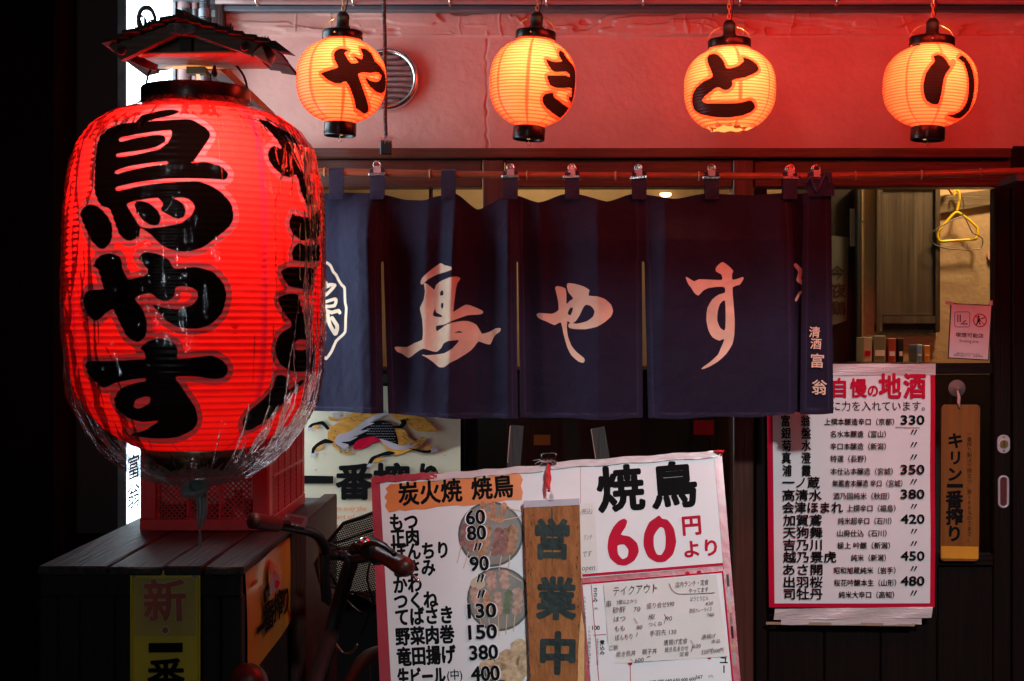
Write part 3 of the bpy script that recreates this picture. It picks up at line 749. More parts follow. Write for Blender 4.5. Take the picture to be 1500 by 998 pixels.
La = Z(440, 40, 5.544); Lb = Z(700, 20, 4.99); Lc = Z(980, 20, 4.99); Ld = Z(1270, 20, 4.99)
YA = La([(170, 375), (235, 350), (305, 325), (280, 270), (272, 215), (300, 182), (345, 172), (388, 190), (358, 212), (375, 245), (412, 292), (470, 285), (428, 232), (465, 248), (497, 262), (505, 225), (485, 172), (530, 178), (575, 215), (605, 280), (640, 310), (680, 370), (692, 440), (685, 510), (660, 535), (625, 530), (575, 495), (540, 450), (524, 402), (560, 430), (600, 445), (640, 435), (655, 405), (640, 375), (605, 365), (570, 375), (510, 368), (468, 385), (500, 480), (540, 600), (553, 660), (545, 690), (515, 703), (480, 680), (450, 660), (430, 570), (395, 480), (368, 440), (330, 455), (280, 455), (225, 430), (190, 400)])
KI1 = Lb([(590, 280), (600, 268), (625, 285), (650, 330), (690, 375), (712, 430), (722, 500), (716, 560), (695, 650), (680, 680), (670, 640), (655, 603), (680, 612), (682, 548), (640, 545), (570, 545), (525, 520), (505, 455), (560, 452), (640, 452), (668, 468), (665, 440), (640, 425), (560, 430), (525, 395), (497, 335), (550, 352), (612, 350), (592, 310)])
KI2 = Lb([(550, 580), (555, 610), (600, 645), (660, 695), (640, 740), (612, 770), (580, 755), (510, 700), (478, 660), (470, 620), (490, 590), (525, 580)])
TO = Lc([(280, 325), (300, 300), (340, 295), (370, 310), (400, 350), (425, 402), (500, 385), (545, 350), (538, 320), (590, 335), (640, 370), (655, 410), (630, 435), (560, 465), (465, 488), (465, 515), (450, 545), (415, 562), (380, 550), (362, 537), (320, 560), (270, 600), (243, 635), (270, 655), (400, 657), (520, 652), (590, 632), (620, 655), (628, 690), (600, 720), (540, 745), (430, 762), (320, 755), (230, 735), (185, 700), (170, 640), (175, 590), (200, 545), (250, 500), (320, 462), (300, 400), (285, 360)])
RI1 = Ld([(487, 312), (520, 300), (560, 318), (590, 360), (600, 388), (632, 352), (605, 400), (572, 450), (555, 510), (545, 580), (530, 640), (515, 664), (470, 660), (430, 630), (415, 580), (412, 520), (430, 440), (465, 385), (495, 350)])
RI2 = Ld([(665, 328), (690, 306), (720, 325), (755, 380), (775, 440), (784, 520), (775, 600), (755, 680), (720, 740), (680, 765), (640, 768), (585, 745), (640, 735), (690, 705), (725, 650), (740, 580), (742, 500), (730, 430), (705, 360)])

YL = 3.80; U = YL / F
def ring_bm(r, h, th=.004, holes=False):
    m = MB(); m.lathe([(r - th, h / 2), (r, h / 2), (r + .0012, h / 2 - .003), (r + .0012, -h / 2 + .003), (r, -h / 2), (r - th, -h / 2)], 40, close=True); return m
chainlink = None
def small_lantern(i, cx, cy, hw, hh, tilt, shapes, label, seams, topr, botr, bottom=True, power=1.0, hook=0):
    loc = P(cx, cy, YL)
    t = thing('paper_lantern', label, 'lantern', loc, 'small round lanterns hanging in a row under the eave', (0, math.radians(tilt), 0))
    Mx = Matrix.Translation(loc) @ Matrix.Rotation(math.radians(tilt), 4, 'Y')
    R = hw * U * .985; H = 2 * hh * U; ex = 2.5
    nt_, nb = topr * U * .98 / R, botr * U * .98 / R
    def pr(x):
        e = nt_ if x < .5 else nb
        return R * max(e * .98, (1 - abs(2 * x - 1) ** ex) ** (1 / 2.05)) * (1.0 - .03 * (x - .45))
    th0 = math.atan2(-loc.x, YL) * -1 * -1
    th0 = math.atan2(0 - loc.x, loc.y)
    rag = None
    if not bottom: rag = lambda j, th: j > .955 + .03 * math.sin(th * 3.1) + .012 * math.sin(th * 11)
    if hook == 4: rag = lambda j, th: j < .035 and -1.1 < th - th0 < -.55
    sh = [('add', s) for s in shapes]
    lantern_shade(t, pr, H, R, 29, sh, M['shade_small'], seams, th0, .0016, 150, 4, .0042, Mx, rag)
    ring_bm(topr * U, 13 * U).build('top_ring', M['black_gloss'], t, True, True).location = (0, 0, H / 2 + 4 * U)
    for a in (-.25, 1.4, 3.0, 4.6):
        m = MB(); rr_ = topr * U + .0015; m.lathe([(0, -.0015), (.003, -.001), (.003, .001)], 8, (0, 0, 0), 'y'); o = m.build('rivet', M['brass'], t, True, True)
        o.location = (rr_ * math.sin(a), -rr_ * math.cos(a), H / 2 + 4 * U); o.rotation_euler = (0, 0, a)
    if bottom:
        zb = -H / 2 - 9 * U
        b = ring_bm(botr * U, 19 * U).build('bottom_ring', M['black_gloss'], t, True, True); b.location = (0, 0, zb)
        m = MB(); r = botr * U - .002
        m.lathe([(.0001, 0), (r, 0)], 32, (0, 0, -6 * U)); d = m.build('base_disc', M['black_gloss'], b, False, True)
        for a in (-.9, .9, 0, 3.14):
            m = MB(); m.lathe([(.0001, 0), (.0048, 0)], 14, (.62 * r * math.sin(a), -.62 * r * math.cos(a), -6 * U - .0006)); m.build('hole_glow', M['glow_orange'], b, False, True)  # glowing disc painted in for lamplight showing through the hole
        m = MB(); m.tube([(.0055 * math.cos(q), 0, .0055 * math.sin(q) - 15 * U) for q in np.linspace(0, 2 * math.pi, 16)[:-1]], .0007, 5, closed=True)
        m.tube([(0, 0, -15 * U + .0055), (0, 0, -6 * U)], .0007, 5); m.build('hook_ring', M['metal'], b, True, True)
    else:
        m = MB(); nn = 40; r0 = R * .47
        m.v = [(0, 0, -H / 2 + .008)] + [((r0 * (1 + .10 * math.sin(q * 5.3) + .05 * math.sin(q * 13))) * math.sin(q), -(r0 * (1 + .10 * math.sin(q * 5.3) + .05 * math.sin(q * 13))) * math.cos(q), -H / 2 + .0105 + .003 * math.sin(q * 9)) for q in np.linspace(0, 2 * math.pi, nn + 1)[:-1]]
        m.f = [(0, 1 + (k + 1) % nn, 1 + k) for k in range(nn)]; m.m = [0] * nn
        m.build('torn_paper_glow', M['glow_orange'], t, local=True, kind='stuff')  # torn paper whose light from inside is put in as its own glow
    # wire handle
    ar = topr * U
    m = MB(); m.tube([(ar * 1.0 * math.cos(q), -.0, H / 2 + 6 * U + 25 * U * math.sin(q) ** .8) for q in np.linspace(0.001, math.pi - .001, 22)], .0009, 5)
    m.build('wire_handle', M['brass'], t, True, True)
    # socket
    m = MB(); z = H / 2 + 3 * U
    m.lathe([(.0001, z + 36 * U), (.010, z + 36 * U), (.0165, z + 31 * U), (.0175, z + 27 * U), (.0165, z + 26 * U), (.0165, z + 16 * U), (.020, z + 14 * U), (.020, z + 11 * U), (.0001, z + 11 * U)], 20)
    m.build('lamp_socket', M['black_matte'], t, True, True)
    m = MB(); m.lathe([(.0001, z + 11 * U), (.0215, z + 11 * U), (.0215, z + 8.5 * U), (.014, z + 8.5 * U), (.014, z - 2 * U), (.0001, z - 2 * U)], 20); m.build('socket_collar', M['ivory'], t, True, True)
    m = MB(); m.lathe([(.0001, z - 20 * U), (.014, z - 16 * U), (.021, z - 6 * U), (.012, z - 1 * U)], 16); m.build('bulb', M['bulb'], t, True, True)
    # chain up to the soffit
    inv = Mx.inverted(); top = Mx @ Vector((0, 0, z + 35 * U)); zt = 2.41; n = max(3, int((zt - top.z) / .0125))
    for k in range(n + 1):
        c = Vector((top.x, YL, top.z + (zt - top.z) * k / n)); pts = []
        for q in np.linspace(0, 2 * math.pi, 13)[:-1]:
            a, b_ = .0042 * math.cos(q), .0088 * math.sin(q)
            pts.append(inv @ (c + (Vector((a, 0, b_)) if k % 2 else Vector((0, a, b_)))))
        m = MB(); m.tube(pts, .0011, 5, closed=True); m.build('chain_link', M['brass'], t, True, True)
    m = MB(); m.tube([inv @ Vector((top.x + .008 * math.sin(q * 5) + .004, YL + .004, top.z + (zt - top.z) * q)) for q in np.linspace(-.05, 1, 20)], .0016, 6); m.build('power_cord', M['black_matte'], t, True, True)
    L = lamp('lantern_light', 'POINT', (0, 0, 0), power, (1.0, .72, .36), .022); L.location = (0, -.040, H * .15); L.parent = t
    return t
A0 = math.radians
small_lantern(1, 500, 119, 66, 62, 1.5, [YA], 'lit orange paper lantern painted や, nearest the big red lantern', [-.62, .18 + .0, .92, 1.7, -1.5, 2.6, 3.6], 29, 23, power=3.6)
small_lantern(2, 780, 122, 63.5, 65, 4.0, [KI1, KI2], 'lit orange paper lantern painted き, hanging right of the hanging cord', [-.92, -.12, .62, 1.5, 2.4, 3.3, 4.2], 29, 23, power=3.8)
small_lantern(3, 1069, 132, 67, 62.5, -.5, [TO], 'lit orange paper lantern painted と with its bottom ring missing and paper torn', [-.62, .08, .85, 1.7, 2.5, 3.3, 4.1], 31, 27, bottom=False, power=4.6)
small_lantern(4, 1362, 127, 67.5, 60.5, 2.6, [RI1, RI2], 'lit orange paper lantern painted り, hanging rightmost with a torn upper edge', [-.78, -.02, .62, 1.5, 2.3, 3.2, 4.2], 32, 24, power=3.2, hook=4)

# ---- the big red lantern
YB = 2.80; UB = YB / F
BC = P(287, 404, YB)
big = thing('red_lantern', 'huge lit red paper lantern with black brush characters under a clear plastic cover', 'lantern', BC)
by = np.array([152, 161, 167, 175, 189, 217, 260, 320, 400, 470, 520, 548, 575, 602, 624, 642, 651, 657.]); bw = np.array([72, 84, 108, 130, 150, 170, 181, 186, 188, 187.5, 184.5, 180, 171, 155, 134, 108, 90, 74.])
HB = (656 - 152) * UB; RB = 187 * UB
def prb(t): return float(np.interp(152 + t * 504, by, bw)) * UB * .985
Za = Z(100, 120, 3.325); Zc = Z(100, 360, 3.12); Zd = Z(330, 150, 3.994); Ze = Z(330, 400, 3.119); Zq = Z(60, 0, 2.496)
ink = [
 ('add', Za([(155, 275), (200, 228), (260, 205), (380, 195), (470, 188), (590, 182), (640, 205), (678, 232), (692, 266), (640, 345), (608, 389), (588, 399), (665, 389), (745, 412), (778, 446), (771, 472), (732, 484), (665, 484), (640, 488), (665, 494), (738, 532), (791, 592), (805, 658), (785, 705), (718, 761), (652, 808), (572, 828), (492, 815), (445, 788), (400, 742), (352, 712), (345, 752), (300, 777), (255, 750), (230, 690), (205, 620), (160, 600), (133, 540), (132, 430), (140, 330)])),
 ('sub', Za([(256, 272), (400, 246), (504, 236), (492, 290), (445, 328), (350, 352), (243, 368), (243, 350), (350, 335), (430, 318), (474, 288), (468, 264), (430, 258), (340, 272), (258, 294)])),
 ('sub', Za([(235, 432), (300, 412), (400, 395), (480, 388), (487, 400), (400, 412), (300, 432), (236, 453)])),
 ('sub', Za([(236, 513), (330, 491), (480, 472), (600, 470), (740, 476), (740, 490), (640, 483), (480, 491), (340, 511), (236, 533)])),
 ('sub', Za([(285, 597), (325, 580), (440, 565), (463, 600), (520, 565), (580, 568), (617, 605), (600, 650), (550, 688), (470, 706), (400, 712), (352, 706), (315, 650)])),
 ('add', Za([(325, 592), (350, 580), (390, 590), (430, 620), (452, 660), (440, 695), (410, 700), (370, 680), (335, 635)])),
 ('add', Za([(450, 620), (475, 590), (515, 570), (555, 590), (572, 625), (565, 655), (535, 668), (500, 655), (465, 635)])),
 ('add', Za([(60, 640), (100, 597), (150, 610), (190, 650), (215, 700), (212, 770), (180, 812), (150, 810), (110, 770), (85, 710)])),
 ('add', Za([(330, 204), (360, 165), (430, 145), (500, 135), (545, 145), (500, 165), (420, 182), (360, 203)])),
 ('add', Zc([(70, 240), (90, 205), (150, 200), (200, 190), (272, 160), (365, 128), (350, 90), (322, 55), (350, 30), (410, 38), (460, 65), (485, 105), (580, 98), (660, 120), (710, 175), (722, 235), (700, 310), (650, 360), (590, 380), (510, 375), (450, 345), (420, 310), (380, 268), (430, 282), (500, 290), (560, 275), (590, 245), (590, 210), (560, 190), (520, 185), (490, 192), (485, 230), (450, 255), (410, 245), (372, 215), (305, 240), (340, 290), (360, 350), (355, 410), (320, 442), (270, 415), (235, 350), (205, 290), (165, 315), (130, 345), (95, 325), (75, 285)])),
 ('add', Zc([(112, 95), (140, 50), (190, 35), (240, 55), (250, 110), (275, 165), (240, 230), (190, 215), (160, 190), (145, 130), (130, 100)])),
 ('add', Zc([(330, 470), (370, 435), (430, 425), (485, 445), (500, 480), (490, 560), (487, 660), (365, 660), (358, 560), (350, 488)])),
 ('add', Zc([(85, 530), (200, 527), (350, 520), (500, 520), (600, 508), (660, 503), (710, 530), (730, 565), (715, 600), (670, 610), (580, 598), (480, 598), (360, 604), (290, 612), (215, 628), (165, 650), (120, 615), (90, 580)])),
 ('add', Zc([(365, 618), (487, 610), (540, 680), (580, 740), (592, 800), (570, 840), (500, 875), (400, 882), (280, 865), (350, 845), (415, 800), (340, 806), (270, 785), (225, 745), (213, 700), (240, 655), (300, 630)])),
 ('sub', Zc([(300, 735), (310, 705), (350, 690), (378, 695), (370, 720), (340, 740), (315, 745)])),
 ('add', Zd([(192, 105), (240, 108), (300, 145), (370, 180), (430, 240), (480, 300), (500, 345), (475, 380), (490, 430), (503, 500), (500, 580), (490, 615), (465, 580), (440, 520), (430, 460), (410, 420), (380, 440), (340, 430), (290, 390), (255, 340), (250, 290), (280, 255), (330, 275), (300, 220), (250, 160)])),
 ('add', Zd([(385, 665), (400, 648), (450, 672), (500, 670), (515, 610), (535, 595), (550, 700), (545, 790), (500, 795), (450, 810), (415, 790), (388, 760), (372, 710)])),
 ('add', Zd([(430, 820), (400, 850), (388, 880), (400, 925), (545, 930), (550, 820), (500, 838), (460, 838)])),
 ('add', Ze([(255, -10), (300, -28), (400, -22), (398, 20), (385, 75), (340, 72), (290, 60), (262, 20)])),
 ('add', Ze([(240, 115), (290, 95), (330, 100), (345, 150), (362, 205), (390, 175), (378, 260), (380, 305), (340, 302), (312, 320), (312, 345), (345, 355), (405, 345), (398, 420), (360, 450), (310, 450), (260, 425), (232, 380), (230, 330), (250, 280), (305, 240), (275, 190), (250, 150)])),
 ('add', Ze([(225, 500), (235, 470), (270, 468), (290, 500), (285, 560), (250, 610), (190, 670), (130, 710), (95, 720), (80, 700), (80, 670), (110, 630), (170, 580), (215, 530)])),
 ('add', Ze([(285, 562), (290, 540), (345, 490), (360, 492), (330, 525)])),
]
MxB = Matrix.Translation(BC)
th0B = math.atan2(0 - BC.x, BC.y)
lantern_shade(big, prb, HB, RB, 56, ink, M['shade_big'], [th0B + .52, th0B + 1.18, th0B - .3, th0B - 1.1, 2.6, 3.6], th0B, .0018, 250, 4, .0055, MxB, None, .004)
tr_ = MB(); zt_, zb_ = (404 - 131) * UB, (404 - 162) * UB; rt = 78 * UB
tr_.lathe([(rt - .006, zt_), (rt, zt_), (rt + .001, zt_ - .002), (rt + .001, zb_ + .002), (rt, zb_), (rt - .006, zb_)], 56, close=True); tr_.build('top_ring', M['black_gloss'], big, True, True)
m = MB(); zt2, zb2 = (404 - 652) * UB, (404 - 694) * UB; rb = 66 * UB
m.lathe([(rb - .006, zt2), (rb + .004, zt2), (rb + .003, zb2), (rb - .006, zb2)], 48, close=True); m.lathe([(.0001, zb2 + .004), (rb, zb2 + .004)], 48); m.build('bottom_ring', M['black_gloss'], big, True, True)
m = MB(); m.tube([((287 - 287) * UB + 74 * UB * math.cos(q) + .002, -.03 * math.sin(q), (404 - 138) * UB + 58 * UB * math.sin(q) ** .75) for q in np.linspace(.001, math.pi - .001, 30)], .0022, 7)
for s in (-1, 1): m.tube([(s * 74 * UB + .002, -.004, (404 - 138) * UB), (s * 79 * UB + .002, -.006, (404 - 158) * UB)], .0022, 7)
m.build('bail_handle', M['black_gloss'], big, True, True)
m = MB(); m.lathe([(.052, zt_ - .006), (rt - .003, zt_ - .006), (rt - .003, zt_ - .009), (.052, zt_ - .009)], 40, close=True); m.build('light_baffle', M['black_matte'], big, False, True)  # unseen ring added to keep red light from inside off the roof boards
# cover
fy = np.array([150, 160, 171, 192, 221, 260, 330, 420, 500, 545, 590, 625, 655, 680, 700, 708, 713.]); fw = np.array([80, 90, 124, 154, 174, 183.5, 188.5, 190.5, 190, 187.5, 178, 160, 136, 106, 70, 30, 10.])
nth, rows = 420, 260
t_ = np.linspace(0, 1, rows); th_ = np.linspace(-math.pi, math.pi, nth + 1)[:-1]
T, TH = np.meshgrid(t_, th_, indexing='ij'); PY = 150 + T * 563
wr = .0035 * (fbm(TH * 9, T * 3.5, 4, 11) - .5) + .0008 * np.sin(TH * 31 + 5 * fbm(TH * 2, T * 4, 3, 4))
for (sd, fr, fz, am) in ((71, 5.0, 2.6, .0060), (83, 11.0, 4.5, .0028), (97, 3.0, 6.0, .0022)):
    nn_ = fbm((TH + 9 + .25 * fbm(TH * 2 + 20, T * 3, 2, sd + 2)) * fr, T * fz, 2, sd); wr = wr + am * (np.exp(-(np.abs(nn_ - .38) / .035)) - .25)
low = np.clip((PY - 560) / 90, 0, 1); top = np.clip((190 - PY) / 35, 0, 1)
wr = wr + low * .014 * (fbm(TH * 9, T * 9, 4, 21) - .5) + top * .0015 * (fbm(TH * 16, T * 60, 3, 31) - .5)
Rr = np.interp(PY, fy, fw) * UB * .985 + wr * np.clip(np.interp(PY, fy, fw) / 60, .1, 1)
vs = np.stack([Rr * np.sin(TH), -Rr * np.cos(TH), (404 - PY) * UB + low * .004 * np.sin(TH * 7)], 2).reshape(-1, 3)
def cover(name, r0, r1, mt):
    m = MB(); m.v = [tuple(a) for a in vs]
    m.f = [(j * nth + i, j * nth + (i + 1) % nth, (j + 1) * nth + (i + 1) % nth, (j + 1) * nth + i) for j in range(r0, r1) for i in range(nth)]; m.m = [0] * len(m.f)
    used = sorted({a for f in m.f for a in f}); mp = {a: i for i, a in enumerate(used)}
    m.v = [m.v[a] for a in used]; m.f = [tuple(mp[a] for a in f) for f in m.f]
    return m.build(name, mt, big, True, True)
j0 = int((585 - 150) / 563 * (rows - 1))
cv = cover('plastic_cover', 0, j0, M['film']); cover('gathered_film', j0, rows - 1, M['film_loose'])
# crumpled film frill under the ring
m = MB(); n = 160
def frill(u, v):
    a = 2 * math.pi * u; k = float(fbm(a * 9 % 56, v * 3, 3, 5)) - .5
    r = (80 + 13 * v) * UB + .006 * k; return (r * math.sin(a), -r * math.cos(a), (404 - 154 - 8 * v) * UB + .006 * (float(vnoise(u * 70, v * 2, 3)) - .5))
m.grid(frill, n, 5); m.build('film_frill', M['film_loose'], big, True, True)
# knot and tail
m = MB()
for k in range(7):
    a = k * .95; pts = []
    for q in np.linspace(0, 2 * math.pi, 12)[:-1]: pts.append((.016 * math.cos(q) * (1 + .4 * (k % 2)) + .004 * math.sin(a), -.012 + .014 * math.sin(q) * math.cos(a), (404 - 714) * UB + .010 * math.sin(q + a) - .003 * (k % 3)))
    m.tube(pts, .0055, 7, closed=True)
m.build('knot', M['plastic_bag'], big, True, True, kind='stuff')
m = MB()
def tail(u, v):
    y = 716 + 86 * v; w = (11 * (1 - .55 * v)) * UB; a = 2.2 * v + .3 * math.sin(9 * v)
    return ((6 + 3 * math.sin(5 * v) + 5 * v) * UB + (u - .5) * 2 * w * math.cos(a), -.012 + (u - .5) * 2 * w * math.sin(a) + .004 * math.sin(u * 19 + v * 8), (404 - y) * UB + .004 * math.sin(u * 14) * v)
m.grid(tail, 13, 26); m.build('tail', M['plastic_bag'], big, True, True)
L = lamp('big_lantern_light', 'POINT', (0, 0, 0), 13, (1.0, .88, .60), .03); L.location = (0.03, -.125, (404 - 245) * UB); L.parent = big
m = MB(); m.lathe([(.0001, -.03), (.02, -.022), (.03, 0), (.02, .03), (.013, .05)], 18, (0.0, 0.03, (404 - 235) * UB)); m.build('bulb', M['bulb'], big, True, True)
m = MB(); m.lathe([(.0001, .012), (.03, .010), (.062, 0), (.060, -.002), (.0001, .002)], 24, (0.02, -.03, (404 - 200) * UB)); m.build('light_filter', M['light_filter'], big, True, True)  # unseen tinted disc added to dim the lamp on the roof boards
# wires and plug above the ring
m = MB()
m.tube([P(286, 88, YB), P(284, 100, YB), P(290, 112, YB), P(286, 135, YB)], .003, 7); m.tube([P(292, 88, YB), P(297, 98, YB), P(290, 108, YB), P(294, 118, YB), P(289, 140, YB)], .0035, 7)
m.build('wires', M['frayed'], big, True)
# ---- little gabled roof over the big lantern
rf = thing('lantern_roof', 'little wooden gabled roof with rough bark tiles over the big red lantern', 'roof', P(287, 98, 2.70))
Zr = Z(160, 0, 4.99); YF = 2.60; YK = 2.86
def rp(a, b, Y): x, y = Zr([(a, b)])[0]; return P(x, y, Y)
def thick(name, mt, pts, Y0, Y1, parent=rf, push=0):
    m = MB(); q = [rp(a, b, Y0) for a, b in pts]; m.prism(q, (0, Y1 - Y0, 0)); return m.build(name, mt, parent)
thick('gable_board', M['roof_dark'], [(200, 385), (500, 262), (560, 255), (890, 372), (900, 380)], YF + .035, YF + .043)
thick('king_post', M['black_matte'], [(515, 262), (600, 262), (600, 380), (515, 380)], YF + .022, YF + .034)
thick('tie_beam', M['roof_board'], [(190, 386), (905, 374), (905, 384), (190, 396)], YF + .02, YF + .05)
thick('bargeboard', M['roof_dark'], [(0, 335), (500, 160), (500, 250), (85, 440)], YF, YF + .02)
thick('bargeboard', M['roof_dark'], [(501, 160), (640, 180), (1090, 318), (1035, 405), (640, 262), (501, 250)], YF, YF + .02)
# ceiling board: horizontal, seen from below
zc = rp(500, 384, YF + .05).z; xl = rp(190, 390, YF + .05).x; xr = rp(900, 380, YF + .05).x
for k in range(3):
    ya, yb_ = YF + .051 + k * .0535, YF + .051 + (k + 1) * .0535 - .0012
    MB().box(xl + .004, xr + .04 * 1.0, ya, yb_, zc, zc + .008).build('ceiling_plank', M['roof_board'], rf)
# roof slopes with ragged bark tiles
AP = rp(500, 158, YF); LE = rp(-15, 350, YF); RE = rp(1165, 345, YF)
def slope(a, b, n, seed):
    rnd = random.Random(seed)
    for i in range(n):
        for j in range(3):
            u0 = i / n; u1 = (i + 1.25) / n; y0 = YF - .02 + j * .105; y1 = y0 + .108
            p = a.lerp(b, u0); q = a.lerp(b, min(u1, 1.06)); lift = .001 + .002 * rnd.random()
            up = Vector((0, 0, 1))
            m = MB(); vs = [Vector((p.x, y0 + rnd.uniform(-.008, .004), p.z + .001)), Vector((q.x, y0 + rnd.uniform(-.012, .004), q.z + lift + .004)), Vector((q.x, y1, q.z + lift + .004)), Vector((p.x, y1, p.z + .001))]
            m.prism(vs, (0, 0, .0055 + .002 * rnd.random())); m.build('bark_tile', M['rooftile'], rf)
slope(AP, LE, 6, 3); slope(AP, RE, 7, 4)
m = MB()
rnd = random.Random(9)
for (cx, n, w) in (((120, 250), 14, 26), ((205, 225), 10, 26), ((870, 205), 16, 34), ((330, 190), 8, 30), ((700, 175), 8, 40), ((1050, 285), 12, 50), ((1130, 300), 8, 40)):
    for i in range(n):
        x = cx[0] + rnd.uniform(-w, w); y = cx[1] + rnd.uniform(-4, 14); p = rp(x, y + 14, YF + rnd.uniform(0, .05)); d = Vector((rnd.uniform(-.008, .008), rnd.uniform(-.01, .01), rnd.uniform(.004, .011)))
        m.tube([p, p + d * .6, p + d * 1.2], [.0022, .0016, .0006], 5)
m.build('bark_fringe', M['bark'], rf, kind='stuff')
thick('ridge_cap', M['rooftile'], [(482, 60), (540, 78), (560, 150), (480, 150)], YF - .02, YF + .24)
m = MB(); m.prism([rp(540, 70, YF + .02), rp(770, 190, YF + .02), rp(745, 200, YF + .02), (rp(540, 140, YF + .02))], (0, .02, 0)); m.build('ridge_board', M['roof_dark'], rf)
# textured plate and rosettes
PF = Plane((0, YF - .001, 0), (0, -1, 0))
pl = slab(PF, [Zr([p])[0] for p in [(425, 190), (445, 172), (620, 178), (643, 200), (640, 225), (615, 240), (560, 255), (500, 255), (440, 245), (424, 225)]], .004).build('ornament_plate', M['silver_plate'], rf)
for (cx, cy) in ((92, 370), (993, 340)):
    c = PF.at(*Zr([(cx, cy)])[0], .001); k = None
    m = MB(); m.lathe([(.0001, -.006), (.002, -.005), (.003, -.003), (.0085, -.003), (.0095, 0)], 24, c, 'y'); k = m.build('rosette', M['steel_dark'], rf, True)
    for i in range(14):
        a = 2 * math.pi * i / 14; m = MB(); m.lathe([(.0001, -.0025), (.0012, -.0015), (.0014, 0)], 7, c + Vector((.0078 * math.cos(a), -.002, .0078 * math.sin(a))), 'y'); m.build('petal', M['metal'], k, True)
thick('under_eave', M['roof_dark'], [(120, 430), (200, 405), (350, 470), (335, 515), (270, 500)], YF + .09, YF + .1)
# curled torn end at the right
m = MB()
def curl(u, v):
    a = rp(1110 + 80 * u + 20 * v, 320 + 150 * u * (1 - .2 * v) + 20 * math.sin(3 * u) - 10 * v, YF - .01 - .02 * math.sin(math.pi * u) + .06 * v); return a + Vector((.010 * math.sin(u * 3.1) * v, 0, 0))
m.grid(curl, 10, 8); m.build('curled_flap', M['red_edge'], rf, True)
m = MB(); m.prism([rp(1060, 380, YF), rp(1130, 330, YF), (rp(1140, 400, YF - .01)), rp(1170, 470, YF - .01), rp(1050, 400, YF)], (0, .03, .001)); m.build('torn_corner', M['cream'], rf)
m = MB(); m.prism([rp(1120, 300, YF - .01), rp(1215, 298, YF - .02), rp(1335, 388, YF - .03), rp(1240, 372, YF - .02), rp(1140, 330, YF - .01)], (.0, .05, .004)); m.build('hanging_bark', M['bark'], rf)
# lamp holder, small bulb under the ceiling board
m = MB(); c = P(289, 82, YB); m.box(c.x - .018, c.x + .018, YB - .015, YB + .015, zc - .013, zc - .0002); m.build('lamp_holder', M['black_matte'], rf)
m = MB(); c = P(314, 86, YB - .03); m.lathe([(.0001, -.010), (.005, -.008), (.0065, -.002), (.004, .006), (.003, .013)], 12, (c.x, c.y, zc - .0145)); m.build('small_bulb', M['roof_dark'], rf, True)
m = MB(); m.box(P(309, 0, 2.9).x, P(327, 0, 2.9).x, 2.87, 2.93, P(0, 107, 2.9).z, P(0, 98, 2.9).z); m.build('bracket_block', M['sign_wood'], rf)
m = MB(); m.box(P(305, 0, 2.9).x, P(325, 0, 2.9).x, 2.9, 4.24, zc + .012, zc + .03); m.build('bracket_arm', M['roof_dark'], rf)

# ---- off-frame: unseen red lanterns added to redden the wall, and an assumed street lamp
for k, (x, y, z) in enumerate(((.50, 3.20, 2.365), (.86, 3.20, 2.365), (1.22, 3.20, 2.365), (1.58, 3.20, 2.365))):
    t = thing('added_red_lantern', ('leftmost', 'second from the left', 'third from the left', 'rightmost')[k] + ' of the unseen lit red lanterns added above the frame to redden the wall', 'lantern', (x, y, z), 'unseen lit red lanterns added above the frame')
    m = MB(); m.lathe([(.001, .13)] + [(.14 * (1 - abs(2 * q - 1) ** 3) ** .45 + .003 * abs(math.sin(math.pi * 16 * q)), .13 - .26 * q) for q in np.linspace(.02, .98, 65)] + [(.001, -.13)], 32); m.build('paper_shade', M['added_red_glow'], t, True, True)
    for s in (1, -1): ring_bm(.07, .02).build('ring', M['black_gloss'], t, True, True).location = (0, 0, s * .135)
    m = MB(); m.tube([(0, 0, .13), (0, 0, .45)], .004, 6); m.build('hanging_wire', M['steel_dark'], t, True, True)
m = MB(); m.tube([(-.2, 3.2, 2.82), (2.2, 3.2, 2.82)], .018, 8); tag(m.build('added_rail', M['steel_dark'], None, True), 'unseen steel rail added above the frame to carry the added red lanterns', 'rail')  # unseen rail added to hold the added red lanterns
sl = thing('assumed_street_lamp', 'tall grey street lamp assumed behind the camera, added unseen for the frontal light', 'street lamp', (ASSUMED_LAMP[0] + .6, ASSUMED_LAMP[1] - .2, 0))
m = MB(); b = sl.location; m.tube([(b.x, b.y, 0), (b.x, b.y, 4.6), (b.x - .15, b.y + .05, 4.85), (ASSUMED_LAMP[0], ASSUMED_LAMP[1], 4.88)], [.06, .045, .04, .035], 12); m.build('pole', M['steel_dark'], sl, True)
m = MB(); m.lathe([(.0001, 4.90), (.12, 4.88), (.26, 4.70), (.25, 4.70), (.10, 4.85), (.0001, 4.86)], 24, (ASSUMED_LAMP[0], ASSUMED_LAMP[1], 0)); m.build('lamp_shade', M['steel_dark'], sl, True)

# ================================================================ NOREN
YR = 4.08
def rod_y(px): return float(np.interp(px, [380, 480, 750, 1000, 1200, 1350, 1520], [250, 252, 257, 258, 258.5, 256, 250]))
rod = thing('bamboo_rod', 'red brown bamboo rod carrying the navy noren across the front', 'rod', P(750, 257, YR))
m = MB(); xs = np.linspace(395, 1505, 90); m.tube([P(x, rod_y(x), YR) for x in xs], [.0105 + .0012 * math.exp(-min(abs(x - q) for q in (476, 630, 772, 902, 1024, 1253, 1350, 1436)) / 2.0) for x in xs], 14); m.build('pole', M['bamboo'], rod, True)
for x in (476, 630, 772, 902, 1024, 1253, 1350, 1436):
    m = MB(); m.tube([P(x - 1.6, rod_y(x), YR), P(x - .6, rod_y(x), YR), P(x + .6, rod_y(x), YR), P(x + 1.6, rod_y(x), YR)], [.0115, .0135, .0135, .0115], 14); m.build('node', M['bamboo_node'] if x != 1436 else M['bamboo'], rod, True)
